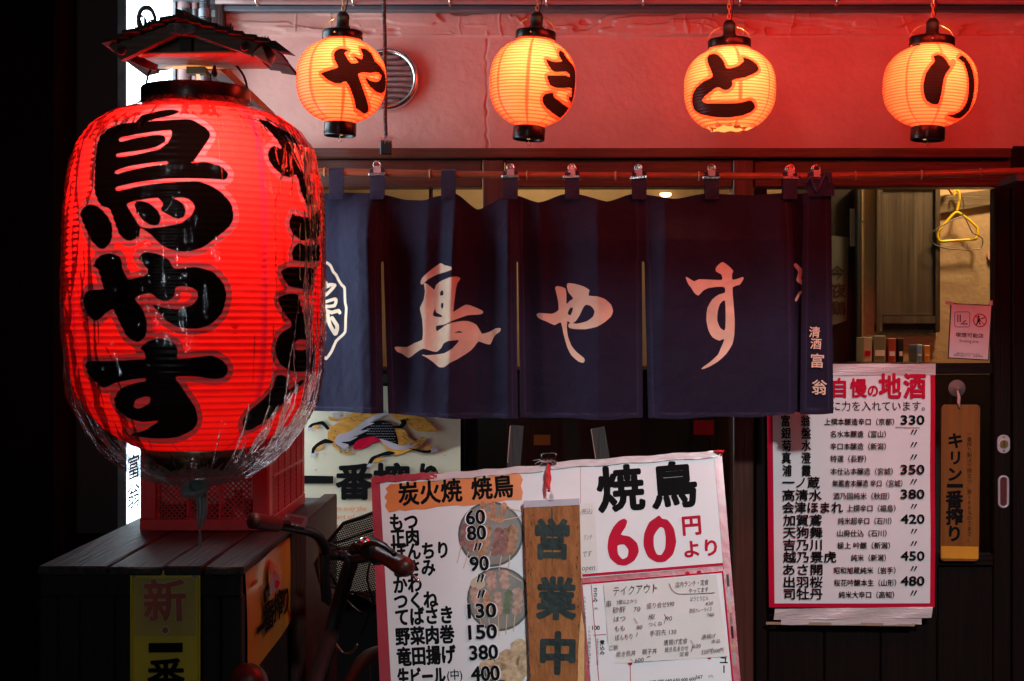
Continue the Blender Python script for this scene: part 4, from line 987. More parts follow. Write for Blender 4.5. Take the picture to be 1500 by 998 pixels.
m = MB(); c = P(1492, 251, YR); m.box(c.x - .012, c.x + .03, YR - .02, YR + .13, c.z - .03, c.z - .011); tag(m.build('rod_bracket', M['steel_dark']), 'dark bracket holding the right end of the bamboo rod', 'bracket')

kx = np.array([395, 430, 470, 500, 530, 545, 556, 566, 585, 605, 625, 645, 664, 676, 700, 722, 744, 754, 762, 775, 792, 806, 830, 852, 874, 905, 932, 945, 968, 1000, 1050, 1100, 1145, 1160, 1180, 1225.])
kd = np.array([0.0, 0.6, 0.8, 2.0, 4.3, 5.0, 3.2, 1.0, 1.0, 2.0, 3.3, 2.6, 4.6, 2.6, 0.6, 1.4, 4.4, 3.0, 0.6, 1.0, 2.3, 1.3, 1.6, 2.8, 4.0, 2.6, 1.8, 2.0, 4.6, 3.6, 2.6, 2.2, 3.0, 2.2, 2, 2])
kd2 = np.array([0.4, 0.8, 1.2, 2.4, 4.2, 4.4, 3.2, 1.6, 1.4, 2.2, 3.0, 3.2, 3.8, 3.4, 1.8, 1.8, 3.2, 2.4, 1.0, 1.0, 1.8, 2.0, 2.4, 2.8, 3.2, 2.8, 2.4, 2.4, 3.6, 3.6, 3.0, 2.8, 3.2, 2.4, 2, 2])
_sx = np.arange(390, 1232.); _w = np.exp(-np.linspace(-2.6, 2.6, 17) ** 2); _w /= _w.sum()
s1 = np.convolve(np.pad(np.interp(_sx, kx, kd), 8, 'edge'), _w, 'valid'); s2 = np.convolve(np.pad(np.interp(_sx, kx, kd2), 8, 'edge'), _w, 'valid')
def depth(px, py):
    t = np.clip((py - 290) / 320, 0, 1); sh = (t - .35) * 10 * np.sin(px / 47.0)
    d = (np.interp(px + sh, _sx, s1) * (1 - t) + np.interp(px + sh, _sx, s2) * t) / 100
    tp = np.clip((py - 283) / 70, 0, 1) ** .8
    return d * 2.1 * (.12 + .88 * tp) + .006 * (fbm(px / 40, py / 60, 3, 2) - .5) + .0025 * (fbm(px / 9 + py / 30, py / 16, 3, 12) - .5) * (.4 + t)
topx = [395, 482, 504, 543, 563, 600, 622, 645, 668, 700, 738, 758, 790, 828, 848, 888, 926, 946, 990, 1032, 1052, 1100, 1146, 1166, 1230]
topy = [284, 283, 282, 283, 285, 293, 294, 287, 284, 307, 290, 286, 297, 284, 285, 296, 284, 285, 292, 284, 284, 286, 283, 283, 283]
noren = thing('noren', 'navy blue noren curtain with pale brush characters hanging from the bamboo rod', 'noren curtain', P(800, 450, YR))
Zf = Z(560, 360, 4.99); Zg = Z(760, 360, 4.99); Zh = Z(960, 360, 4.99); Zi = Z(440, 360, 5.544)
sp = lambda f, p, k=2: np.array(smooth_poly(f(p), k))
ninks = {
 1: [('add', sp(Zf, [(285, 275), (300, 240), (355, 190), (430, 135), (460, 150), (512, 165), (515, 185), (470, 200), (410, 215), (345, 250), (298, 290)])),
     ('add', sp(Zf, [(312, 282), (335, 285), (360, 305), (388, 328), (400, 290), (440, 262), (500, 240), (550, 233), (578, 245), (555, 280), (545, 320), (535, 400), (527, 470), (525, 490), (560, 465), (610, 435), (640, 437), (700, 460), (737, 480), (735, 497), (700, 505), (630, 510), (560, 535), (500, 560), (455, 580), (400, 588), (405, 628), (460, 590), (520, 565), (590, 552), (640, 555), (690, 580), (720, 630), (735, 645), (790, 628), (830, 605), (868, 605), (860, 630), (830, 650), (810, 680), (790, 722), (750, 715), (705, 700), (680, 730), (650, 765), (600, 800), (550, 830), (500, 855), (460, 885), (420, 885), (380, 850), (330, 815), (283, 792), (330, 800), (400, 795), (460, 785), (520, 750), (570, 690), (540, 692), (490, 697), (455, 715), (440, 745), (405, 775), (370, 770), (310, 752), (270, 770), (230, 800), (195, 820), (150, 790), (110, 775), (92, 745), (110, 738), (185, 742), (240, 712), (300, 688), (305, 620), (300, 540), (285, 480), (283, 455), (310, 400), (320, 340)])),
     ('sub', sp(Zf, [(430, 345), (445, 328), (455, 350), (450, 368), (428, 370)])), ('sub', sp(Zf, [(438, 425), (453, 420), (453, 450), (445, 468), (435, 450)])),
     ('sub', sp(Zf, [(375, 510), (388, 470), (392, 455), (400, 490), (440, 510), (445, 525), (400, 522)])), ('sub', sp(Zf, [(530, 638), (560, 625), (588, 630), (585, 638)]))],
 2: [('add', sp(Zg, [(263, 310), (280, 298), (315, 305), (340, 320), (345, 370), (345, 430), (370, 405), (395, 388), (360, 345), (348, 300), (355, 278), (400, 282), (460, 300), (510, 330), (500, 370), (560, 375), (620, 395), (665, 435), (680, 480), (665, 520), (620, 560), (560, 595), (480, 612), (400, 610), (362, 600), (362, 572), (420, 572), (490, 555), (535, 520), (545, 480), (520, 445), (485, 435), (465, 455), (440, 510), (410, 555), (375, 568), (352, 550), (348, 600), (355, 660), (380, 730), (420, 780), (465, 815), (477, 835), (465, 855), (430, 845), (380, 800), (350, 740), (325, 650), (305, 560), (260, 582), (200, 555), (150, 535), (128, 510), (145, 493), (240, 500), (290, 470), (280, 380)])),
     ('sub', sp(Zg, [(355, 490), (372, 458), (392, 455), (388, 480), (375, 510), (358, 505)]))],
 3: [('add', sp(Zh, [(425, 170), (440, 150), (475, 125), (520, 155), (553, 190), (545, 210), (545, 255), (590, 245), (625, 232), (628, 248), (600, 290), (548, 308), (552, 400), (563, 540), (560, 650), (545, 720), (500, 790), (440, 845), (370, 885), (310, 905), (330, 885), (380, 850), (440, 795), (460, 750), (490, 680), (450, 695), (400, 670), (370, 620), (355, 545), (362, 460), (400, 395), (450, 360), (492, 348), (490, 308), (440, 305), (370, 315), (330, 335), (295, 370), (265, 350), (240, 310), (222, 290), (200, 235), (225, 245), (265, 268), (300, 252), (400, 255), (472, 255), (465, 215), (425, 195)])),
     ('sub', sp(Zh, [(492, 400), (497, 500), (495, 600), (485, 622), (455, 600), (435, 550), (437, 490), (455, 430)]))],
 0: [('line', sp(Zi, p, 2) if len(p) > 4 else np.array(Zi(p)), w) for p, w in (
     ([(60, 300), (110, 220), (160, 160), (222, 142), (255, 170), (275, 215), (300, 240), (325, 290), (350, 325), (372, 345), (375, 400), (378, 470), (388, 510), (382, 600), (378, 700), (345, 735), (300, 775), (260, 860), (215, 918), (185, 890), (175, 830), (150, 800), (100, 760), (70, 700)], 2.0),
     ([(195, 350), (240, 320), (290, 325), (245, 375), (205, 405)], 2.4), ([(120, 470), (200, 460), (290, 435), (300, 450), (285, 490), (200, 495)], 2.3), ([(190, 520), (260, 545), (320, 530), (330, 545)], 2.6),
     ([(225, 540), (245, 640), (290, 715), (302, 700), (308, 650)], 2.9), ([(130, 690), (180, 640), (235, 590)], 2.4), ([(150, 350), (175, 420), (180, 520)], 2.2), ([(215, 300), (215, 340), (240, 330)], 2.0))]}
def lx(i, y):
    t = max(0, (y - 385) / 225)
    return [lambda: 398, lambda: 561 + 2 * (t > 0) + 7 * t, lambda: 757.5 + 1.2 * (t > 0) + 3.5 * t, lambda: 940 + 2.2 * (t > 0) + 5 * t][i]()
def rx(i, y):
    t = max(0, (y - 385) / 225)
    return [lambda: 561 - 1 * (t > 0) + 4 * t, lambda: 757.5 - .8 * (t > 0) + 1.5 * t, lambda: 940 - 1.2 * (t > 0) + 1.0 * t, lambda: 1158 + 1 * t][i]()
def cloth_panel(i, lf, rf_, ybot, shapes, dfun, name='cloth_panel', n=(150, 170)):
    nu, nv = n; U_, V_ = np.meshgrid(np.linspace(0, 1, nu), np.linspace(0, 1, nv))
    PXs = np.zeros_like(U_); PYs = np.zeros_like(U_)
    for j in range(nv):
        yb = np.interp(U_[j], np.linspace(0, 1, len(ybot)), ybot); xm = lf(400) + U_[j] * (rf_(400) - lf(400))
        k_ = np.clip(np.searchsorted(topx, xm) - 1, 0, len(topx) - 2); f_ = (xm - np.array(topx)[k_]) / np.diff(topx)[k_]; f_ = .5 * f_ + .5 * f_ * f_ * (3 - 2 * f_)
        yt = np.array(topy, float)[k_] * (1 - f_) + np.array(topy, float)[k_ + 1] * f_
        py = yt + V_[j] * (yb - yt) + 1.2 * np.sin(xm / 17) * (V_[j] > .9)
        l = np.array([lf(a) for a in py]); r = np.array([rf_(a) for a in py])
        PXs[j] = l + U_[j] * (r - l); PYs[j] = py
    D = dfun(PXs, PYs)
    el = (PXs - PXs[:, :1]); er = (PXs[:, -1:] - PXs); eb = (np.array(ybot).max() - PYs)
    e = np.minimum(np.minimum(el, er), eb); hemr = 7.5
    D = D + .0016 / (1 + np.exp(np.clip((e - hemr) / .8, -30, 30)))
    hem = np.exp(-((e - hemr) / .7) ** 2) * .8 + .45 * np.exp(-((e - 4.5) / .8) ** 2) * (np.sin(PYs * 1.1 + PXs * 1.1) > 0)
    Y = YR + .012 - D
    v = np.stack([(PXs - 750) / F * YR, Y, CH - (PYs - 499) / F * YR], 2).reshape(-1, 3)
    q = np.stack([PXs, PYs], 2).reshape(-1, 2) * (YR / F)
    sh = [(s[0], np.array(s[1]) * (YR / F)) + ((s[2] * YR / F,) if len(s) > 2 else ()) for s in shapes]
    ink_ = sdf(q, sh) if sh else np.full(len(q), 1.0)
    m = MB(); m.v = [tuple(a) for a in v]; m.f = [(j * nu + a, j * nu + a + 1, (j + 1) * nu + a + 1, (j + 1) * nu + a) for j in range(nv - 1) for a in range(nu - 1)]; m.m = [0] * len(m.f)
    return m.build(name, M['cloth'], noren, True, attrs=dict(ink=ink_, hem=hem.reshape(-1)))
for i, yb in enumerate(([600, 599, 602, 604, 603], [604, 610, 611, 613, 612], [610, 612, 613, 613, 612], [612, 611, 610, 609, 606])):
    cloth_panel(i, lambda y, i=i: lx(i, y), lambda y, i=i: rx(i, y), yb, ninks[i], depth)
# folded right end: inner return and outer strip
cloth_panel(4, lambda y: 1156 + (y - 285) * .015, lambda y: 1182 + (y - 285) * .01, [604, 606], [('line', np.array([(1168, 388), (1176, 396), (1172, 410), (1178, 414)]), 3.0), ('line', np.array([(1168, 440), (1175, 428), (1182, 424)]), 2.0)], lambda x, y: -.018 + (1182 - x) * .0004, n=(16, 90))
cloth_panel(5, lambda y: 1176 - (y - 285) * .012 + max(0, 8 * math.exp(-((y - 390) / 70) ** 2)) * 0, lambda y: 1217 + (y - 285) * .012, [607, 605], [], lambda x, y: .012 + .010 * np.sin((x - 1176) / 44 * 3.14) + .004 * (fbm(x / 12, y / 50, 3, 3) - .5), n=(40, 120))
PN = Plane((0, YR + .012 - .0275, 0), (0, -1, 0))
m = MB()
for ch, x, y, s in (('清', 1193, 487, 17), ('酒', 1195, 504, 17), ('富', 1197, 529, 22), ('翁', 1200, 568, 23)): text(m, PN, ch, x, y, s, bold=.022, rot=-3, off=.0012)
m.build('lettering', M['cloth_print'], noren)
# loops over the rod
def loop(cx, w=21, ybot=293, skew=0.0, nm='loop'):
    h = w / 2; m = MB(); yr = rod_y(cx); r = .0135
    prof = []
    zb = P(0, ybot, YR).z; zr = P(0, yr, YR).z
    prof.append((YR - r - .004, zb)); prof.append((YR - r - .001, zb + .03)); prof.append((YR - r, zr - .004))
    for a in np.linspace(0, math.pi, 9): prof.append((YR - r * math.cos(a), zr + r * math.sin(a)))
    prof.append((YR + r, zr - .01)); prof.append((YR + .004, zb + .01))
    xa, xb = P(cx - h, 0, YR).x, P(cx + h, 0, YR).x; n = len(prof)
    for k, off in ((0, 0), (1, .0012)):
        pass
    vs = [(x + skew * (z - zr), y, z) for (y, z) in prof for x in (xa, (xa + xb) / 2, xb)]
    fs = []
    for i in range(n - 1):
        for j in (0, 1): fs.append((i * 3 + j, i * 3 + j + 1, i * 3 + 4 + j, i * 3 + 3 + j))
    m.add(vs, fs); o = m.build(nm, M['cloth_plain'], noren, True)
    # boxed cross stitch
    m = MB(); y0 = YR - r - .0055; X = lambda q: xa + (xb - xa) * q; Zz = lambda q: zb + q * .029
    for p, q in (((.1, .05), (.9, .05)), ((.9, .05), (.9, .95)), ((.9, .95), (.1, .95)), ((.1, .95), (.1, .05)), ((.1, .05), (.9, .95)), ((.1, .95), (.9, .05))):
        m.tube([(X(p[0]), y0, Zz(p[1])), (X(q[0]), y0 + .0, Zz(q[1]))], .0007, 4)
    m.build('stitching', M['stitch'], o)
for c in (493, 553, 657, 748, 838, 936, 1042, 1156): loop(c)
loop(1192, 20, 289, 0.0); loop(1209, 17, 289, -.12)
m = MB(); m.tube([P(a, b, YR - .03) for a, b in smooth_poly([(1170, 258), (1178, 270), (1188, 262), (1198, 280), (1206, 262), (1212, 254), (1218, 268)], 4, False)], .004, 6); m.build('tie_string', M['cloth_plain'], noren, True)
# bulldog clips
def make_clip():
    t = thing('bulldog_clip', 'x', 'clip'); s = YR / F
    m = MB(); m.bbox(-12.5 * s, 12.5 * s, -.019, .019, -2.0 * s, 2.2 * s, .0012); m.build('jaw', M['metal'], t, local=True)
    for sg in (-1, 1):
        m = MB(); m.prism([(-5.5 * s, sg * .014, 2 * s), (5.5 * s, sg * .014, 2 * s), (5.2 * s, sg * .010, 12 * s), (-5.2 * s, sg * .010, 12 * s)], (0, sg * .0012, 0)); m.build('spring_plate', M['satin'], t, local=True)
        m = MB(); m.tube([(5.2 * s * math.cos(q), sg * .008, 14.5 * s + 5.2 * s * math.sin(q)) for q in np.linspace(0, 2 * math.pi, 22)[:-1]], .0022, 7, closed=True); m.build('finger_ring', M['metal'], t, True, True)
    m = MB(); m.tube([(-5 * s, 0, 10 * s), (5 * s, 0, 10 * s)], .006, 10); m.build('spring', M['steel_dark'], t, True, True)
    m = MB(); m.lathe([(.0001, -.0005), (3.2 * s, -.0005)], 14, (0, -.0085, 14.5 * s), 'y'); m.build('plate_end', M['metal'], t, local=True)
    return t
clips = [(553, 'steel bulldog clip on the noren loop nearest the hanging cord and big red lantern'), (748, 'steel bulldog clip at the noren slit between the bird character and や'), (838, 'steel bulldog clip on the noren above the middle brush character'),
         (936, 'steel bulldog clip on the noren at the slit between the や and す characters'), (1042, 'steel bulldog clip on the noren above the last large brush character'), (1157, 'steel bulldog clip on the noren at the last slit before the folded end'), (1195, 'steel bulldog clip on the folded right end of the noren')]
c0 = None
for px, lb in clips:
    if c0 is None: c0 = make_clip(); o = c0
    else: o = copy_tree(c0)
    o['label'] = lb; o['group'] = 'steel clips along the noren rod'
    o.location = P(px, rod_y(px) + 3.5, YR) ; o.rotation_euler = (math.radians(random.uniform(-6, 6)), math.radians(random.uniform(-3, 3)), math.radians(random.uniform(-9, 9)))
# cord with weight
ct = thing('hanging_cord', 'dark braided cord hanging before the vent with a frayed weighted end', 'cord', P(565, 215, 3.9))
m = MB(); m.tube([P(562.5 + 2.5 * k / 20 + .4 * math.sin(k), -40 + 246 * k / 20, 3.9) for k in range(21)], .0052, 8); m.build('cord', M['cord'], ct, True)
for k in range(42):
    y = -30 + k * 5.6; c = P(562.7 + 2.3 * (y + 40) / 246, y, 3.9); m = MB()
    if k % 2 == 0: m.tube([c + Vector((-.0055, -.003, -.002)), c + Vector((0, -.0063, 0)), c + Vector((.0055, -.003, .002))], .0011, 5); m.build('braid', M['steel_dark'], ct, True)
m = MB(); a = P(557, 227, 3.9); b = P(574, 206, 3.9); m.bbox(a.x, b.x, 3.888, 3.912, a.z, b.z, .003); m.build('weight', M['black_gloss'], ct)
m = MB()
for k in range(26):
    a = random.uniform(-.4, 3.5); p = P(565 + random.uniform(-3, 8), 206, 3.89); L_ = random.uniform(.01, .05)
    m.tube([p, p + Vector((math.cos(a) * L_ * .5, -.004, .006 + .2 * math.sin(a) * L_)), p + Vector((math.cos(a) * L_ * (1.1 if a < 1.5 else .6), -.006, -.3 * L_ * random.random()))], .0005, 3)
m.build('frayed_fibres', M['frayed'], ct, kind='stuff')

# ================================================================ WHITE LIT BOX SIGN (perpendicular to the front)
SX = P(181, 0, 3.67).x
sg = thing('light_box_sign', 'tall white lit box sign with black round crest projecting at left', 'sign', (SX, 3.93, P(0, 771, 3.67).z))
zb0 = P(0, 769, 3.67).z; zt0 = 2.44; Yn, Yf = 3.67, 4.20
m = MB(); m.box(SX - .12, SX - .012, Yn - .012, Yf + .012, zb0 - .02, zt0 + .02); m.build('case', M['black_matte'], sg)
m = MB(); m.box(SX - .011, SX, Yn, Yf, zb0, zt0); m.build('lit_panel', M['sign_white'], sg)
for (y0, y1, z0, z1) in ((Yn - .013, Yn - .001, zb0 - .02, zt0), (Yf + .001, Yf + .013, zb0 - .02, zt0), (Yn, Yf, zb0 - .02, zb0 - .001)):
    m = MB(); m.box(SX - .0115, SX + .008, y0, y1, z0, z1); m.build('edge_trim', M['steel_dark'], sg)
PS = Plane((SX, 3.9, 0), (1, 0, 0))
def sgp(pts): return [PS.at(a, b, .0015) for a, b in pts]
# crest: ring with leaves
m = MB(); Z5 = Z(160, 0, 4.99)
m.tube([PS.at(*Z5([(264 + 62 * math.cos(q), 150 + 95 * math.sin(q))])[0], .0015) for q in np.linspace(0, 2 * math.pi, 40)[:-1]], .0075, 5, closed=True); m.build('crest_ring', M['ink'], sg, True)
for (cx, cy, a) in ((243, 160, -.3), (293, 190, .4), (262, 215, 0)):
    L1 = []
    for q in np.linspace(0, 2 * math.pi, 24)[:-1]:
        r = 1.15 - .25 * abs(math.sin(q / 2)) ** 8
        x = 24 * math.sin(q) * r; y = -46 * math.cos(q) * r; L1.append((cx + x * math.cos(a) - y * math.sin(a), cy + x * math.sin(a) + y * math.cos(a)))
    o = slab(PS, Z5(L1), .001, off=.001).build('crest_leaf', M['ink'], sg)
    for k in (-2, 0, 2):
        x1 = cx + 36 * math.sin(a + k * .16); y1 = cy - 36 * math.cos(a + k * .17); w = .9
        slab(PS, Z5([(cx - w, cy + 28), (cx + w, cy + 28), (x1 + w, y1), (x1 - w, y1)]), .0008, off=.0022).build('leaf_vein', M['sign_white'], o)
letters(sg, PS, M['red_print'], ('浅', 246, 22, 19, dict(sx=.62)), ('草', 246, 46, 18, dict(sx=.55)), ('蔵', 246, 108, 20, dict(sx=.6)), off=.0015, bold=.01, skew=-.75)
letters(sg, PS, M['ink'], ('清', 222, 190, 55, dict(sx=.7)), ('酒', 222, 260, 55, dict(sx=.7)), ('富', 195, 685, 38, dict(sx=.5, skew=.42)), ('翁', 195, 727, 38, dict(sx=.5, skew=.42)), off=.0015, bold=.02, skew=-.4)

# ================================================================ WOODEN STAND WITH ENAMEL PLATE, CRATE
YB0 = 2.75; TZ = P(0, 828, YB0).z; XR = P(352, 0, YB0).x; XL = P(57, 0, YB0).x
st = thing('wooden_stand', 'weathered dark wooden stand with a planked top under the red crate', 'stand', ((XL + XR) / 2, 3.0, 0))
npk = 4; xs_ = [XL, P(160, 0, YB0).x, P(245, 0, YB0).x - .005, P(300, 0, YB0).x - .0, XR + .012]
for i in range(npk):
    m = MB(); m.bbox(xs_[i] + .002, xs_[i + 1] - .002, YB0 - .015, 3.95 - .002 * i, TZ - .018, TZ - .0015 * (i % 2), .003); m.build('top_plank', M['old_wood'], st)
m = MB(); m.bbox(XL + .004, XR + .002, YB0 - .004, YB0 + .02, TZ - .06, TZ - .0185, .002); m.build('front_rail', M['old_wood_dark'], st)
for i in range(5):
    a = XL + .01 + (XR - XL - .05) * i / 5; b = XL + .01 + (XR - XL - .05) * (i + 1) / 5
    m = MB(); m.bbox(a + .001, b - .001, YB0 + .004, YB0 + .018, .04, TZ - .0605, .0015); m.build('front_board', M['old_wood_dark'], st)
for (x, y) in ((XR - .036, YB0), (XL, YB0), (XR - .036, 3.9), (XL, 3.9)):
    m = MB(); m.bbox(x, x + .038, y + .0005, y + .04, 0, TZ - .061 if y < 3 else TZ - .0185, .003); m.build('corner_post', M['old_wood_dark'], st)
for i in range(4):
    ya = YB0 + .042 + i * .285; m = MB(); m.bbox(XR - .022, XR - .008, ya, ya + .282, .04, TZ - .0185, .002); m.build('side_board', M['old_wood_dark'], st)
pw = thing('corner_timber', 'dark reddish timber upright between the stand and the bicycle', 'post', P(438, 998, 3.42))
m = MB(); m.bbox(P(427, 0, 3.40).x, P(450, 0, 3.40).x, 3.38, 3.98, 0, P(0, 742, 3.42).z - .03, .003); m.build('upright', M['post_red'], pw)
# enamel plate on the front of the stand
PE = Plane((0, YB0 - .006, 0), (0, -1, 0))
en = thing('enamel_plate', 'yellow enamel plate with red brown and black characters on the wooden stand front', 'sign', PE.at(243, 1050))
slab(PE, rr(191.5, 836, 294, 1120, 7), .004).build('plate', M['enamel'], en)
m = MB(); m.tube([PE.at(a, b, .0045) for a, b in rr(195, 839.5, 290.5, 1116, 5)], .0018, 5, closed=True); m.build('raised_rim', M['enamel'], en, True)
slab(PE, [(198.5, 846), (287, 846), (287, 931), (198.5, 931)], .0006, off=.0042).build('olive_field', M['enamel_olive'], en)
letters(en, PE, M['enamel_pale'], ('新', 242.5, 880, 65), off=.0052, bold=.062, rot=1.5)
letters(en, PE, M['enamel_red'], ('新', 242.5, 880, 65), off=.0062, bold=.040, rot=1.5)
slab(PE, circ(243, 922.5, 6.3), .0004, off=.0050).build('dot_ring', M['enamel_pale'], en); slab(PE, circ(243, 922.5, 4.6), .0004, off=.0056).build('dot', M['enamel_red'], en)
slab(PE, [(218.5, 941.5), (268.5, 941), (268.5, 955), (218.5, 955.5)], .0006, off=.0042).build('stroke', M['ink'], en)
letters(en, PE, M['ink'], ('番', 244, 991, 56), off=.0048, bold=.045)
for x, y in ((197.5, 843.5), (286.5, 841.5)):
    slab(PE, circ(x, y, 2 if x < 250 else 4), .002, off=.0045).build('nail', M['steel_dark'], en)
# orange poster on the right side of the stand
PO = Plane((XR - .0065, 3, 0), (1, 0, 0))
po = thing('orange_poster', 'orange and yellow beer poster on the right side of the wooden stand', 'poster', PO.at(392, 950))
m = MB(); c4 = [PO.at(a, b) for a, b in ((357, 838), (427, 783), (425, 905), (360, 998))]
def pog(u, v): return (c4[0].lerp(c4[1], u)).lerp(c4[3].lerp(c4[2], u), v) + Vector((.003 + .003 * math.sin(u * 7 + v * 3) * (1 - v * .3) + .004 * (v > .8) * (v - .8) * 5, 0, 0))
m.grid(pog, 14, 16); m.build('sheet', M['poster_gold'], po, True)
kw = dict(off=.0085, skew=.84, bold=.05)
letters(po, PO, M['ink'], ('番', 388.5, 901, 48, dict(sx=.36)), ('搾', 402, 888, 44, dict(sx=.33)), ('り', 413.5, 880, 44, dict(sx=.3)), **kw)
slab(PO, [(370.5, 920), (381.5, 911), (381.5, 919), (370.5, 928)], .0006, off=.0085).build('stroke', M['ink'], po)
letters(po, PO, M['red_print'], ('KIRIN', 366.5, 854, 10, dict(width=9)), off=.0085, skew=.8, bold=.03)
for pts, mt in (([(387, 838), (392, 824), (401, 822), (408, 838), (406, 856), (398, 866), (393, 878), (386, 880), (392, 868), (388, 856)], 'gold'), ([(390, 850), (398, 836), (404, 848), (398, 862), (390, 872)], 'grey_print'), ([(386, 862), (382, 868), (384, 880), (380, 884), (379, 868), (384, 856)], 'ink'), ([(397, 850), (403, 853), (400, 862), (396, 860)], 'red_print')):
    slab(PO, smooth_poly(pts, 2), .0005, off=.0085 + .0006 * ['gold', 'grey_print', 'ink', 'red_print'].index(mt)).build('beast_print', M[mt], po)
slab(PO, circ(425, 786, 2.4, n=10), .003, off=.008).build('drawing_pin', M['frayed'], po)

# crate
CY0, CY1 = 3.24, 3.80; CX0, CX1 = P(205, 0, CY0).x, P(393, 0, CY0).x; CZ0 = TZ + .001; CZ1 = CZ0 + .235
cr = thing('beer_crate', 'red plastic bottle crate with lattice sides on the wooden stand', 'crate', ((CX0 + CX1) / 2, (CY0 + CY1) / 2, CZ0))
def bar(m, a, b, w, d, nrm):
    a = Vector(a); b = Vector(b); t = (b - a).normalized(); s = t.cross(nrm).normalized() * w / 2; n = nrm * d / 2
    vs = [a + s + n, a - s + n, a - s - n, a + s - n, b + s + n, b - s + n, b - s - n, b + s - n]
    m.add(vs, [(0, 1, 2, 3), (7, 6, 5, 4), (0, 4, 5, 1), (1, 5, 6, 2), (2, 6, 7, 3), (3, 7, 4, 0)])
def lattice(name, P0, ux, w, h, nrm, cell=.0125):
    """diamond mesh filling a w x h opening"""
    m = MB(); up = Vector((0, 0, 1)); n = Vector(nrm)
    k = -h
    while k < w:
        for sgn in (1, -1):
            # line x = k + s, z = s (or h - s)
            s0 = max(0, -k); s1 = min(h, w - k)
            if s1 - s0 > .002:
                z0, z1 = (s0, s1) if sgn > 0 else (h - s0, h - s1)
                bar(m, P0 + ux * (k + s0) + up * z0, P0 + ux * (k + s1) + up * z1, .0034, .004, n)
        k += cell
    return m.build(name, M['crate'], cr)
def cwall(x_or_y, axis, lo, hi, ncol, post=.03):
    th = .006; nrm = Vector((0, -1, 0)) if axis == 'x' else Vector((1, 0, 0)); ux = Vector((1, 0, 0)) if axis == 'x' else Vector((0, 1, 0))
    def bxx(a, b, z0, z1, name, t2=0):
        m = MB()
        if axis == 'x': m.bbox(a, b, x_or_y - t2, x_or_y + th + t2, z0, z1, .0015)
        else: m.bbox(x_or_y - th - t2, x_or_y + t2, a, b, z0, z1, .0015)
        m.build(name, M['crate'], cr)
    bxx(lo + .001, hi - .001, CZ0, CZ0 + .026, 'base_band', .003); bxx(lo + .001, hi - .001, CZ1 - .03, CZ1, 'rim_band', .004)
    bxx(lo + .001, lo + post, CZ0 + .0262, CZ1 - .0302, 'corner_panel', .001); bxx(hi - post, hi - .001, CZ0 + .0262, CZ1 - .0302, 'corner_panel', .001)
    cw = (hi - lo - 2 * post) / ncol
    zm = (CZ0 + CZ1) / 2
    rows = [(CZ0 + .0265, zm - .003), (zm + .003, CZ1 - .0305)]
    bxx(lo + post, hi - post, zm - .003, zm + .003, 'mid_rib', .003)
    for i in range(ncol):
        a = lo + post + i * cw
        if i: bxx(a - .0035, a + .0035, CZ0 + .0262, zm - .0032, 'rib', .002); bxx(a - .0035, a + .0035, zm + .0032, CZ1 - .0302, 'rib', .002)
        for (z0, z1) in rows:
            p0 = Vector((a + .004, x_or_y + th / 2, z0)) if axis == 'x' else Vector((x_or_y - th / 2, a + .004, z0))
            lattice('lattice', p0, ux, cw - .008, z1 - z0, nrm)
cwall(CY0, 'x', CX0, CX1, 3, .036); cwall(CX1, 'y', CY0 + .008, CY1, 5, .045); cwall(CY1, 'x', CX0, CX1, 3, .036); cwall(CX0 + .006, 'y', CY0 + .008, CY1 - .002, 5, .045)
m = MB(); m.box(CX0 + .008, CX1 - .008, CY0 + .01, CY1 - .002, CZ0 + .004, CZ0 + .010); m.build('crate_floor', M['crate'], cr)
for i in range(3):
    for j in range(5):
        c = (CX0 + .06 + i * .087, CY0 + .07 + j * .105)
        if (i * 3 + j * 5) % 7 < 5:
            b = thing('beer_bottle', 'brown glass bottle standing in the red crate', 'bottle', (c[0], c[1], CZ0 + .0105), 'brown bottles inside the red crate')
            if (i, j) == (0, 0) or 'botmesh' not in globals():
                m = MB(); m.lathe([(.0001, 0), (.030, 0), (.032, .004), (.032, .135), (.026, .165), (.013, .185), (.012, .218), (.0135, .220), (.0135, .226), (.0001, .226)], 18); botmesh = m.build('glass', M['black_gloss'], b, True, True)
                m = MB(); m.lathe([(.0324, .045), (.0324, .105)], 18); labmesh = m.build('paper_label', M['paper_matte'], b, True, True)
            else:
                for q in (botmesh, labmesh): k = q.copy(); COL.objects.link(k); k.parent = b
# red round thing at the lower edge
rd = thing('plastic_float', 'round dark red plastic cap at the bottom edge in front of the orange poster', 'cap', P(363, 1003, 2.74))
m = MB(); c = P(363, 1003, 2.74); r = 31 / F * 2.74
m.lathe([(.0001, r), (r * .3, r * .96), (r * .62, r * .79), (r * .88, r * .47), (r, 0), (r, -.5)], 28, c); m.build('shell', M['rubber_red'], rd, True)

# ================================================================ PALE BEER POSTER
PK = Plane((0, 4.20, 0), (0, -1, 0)); Zk = Z(440, 600, 5.872)
kp = thing('beer_poster', 'pale cream beer poster with a leaping golden beast, half hidden by the crate and easel', 'poster', PK.at(560, 900))
m = MB()
def kg(u, v):
    px = 380 + u * 294.5; py = 566 + v * 300
    w = .0035 * math.sin((px + py * .6) / 22) * max(0, v - .35) * 2 + .002 * math.sin(px / 60)
    return PK.at(px, py, .001 + w)
m.grid(kg, 60, 50); m.build('sheet', M['poster_pale'], kp, True)
MB().box(PK.at(385, 0).x, PK.at(671, 0).x, 4.205, 4.215, PK.at(0, 862).z, PK.at(0, 570).z).build('backing_board', M['dark_wall'], kp)
def pr_(name, pts, mt, k, sm=3):
    q = Zk(pts); q = list(smooth_poly(q, sm)) if sm else q
    return slab(PK, q, .0004, off=.009 + .0005 * k).build(name, M[mt], kp)
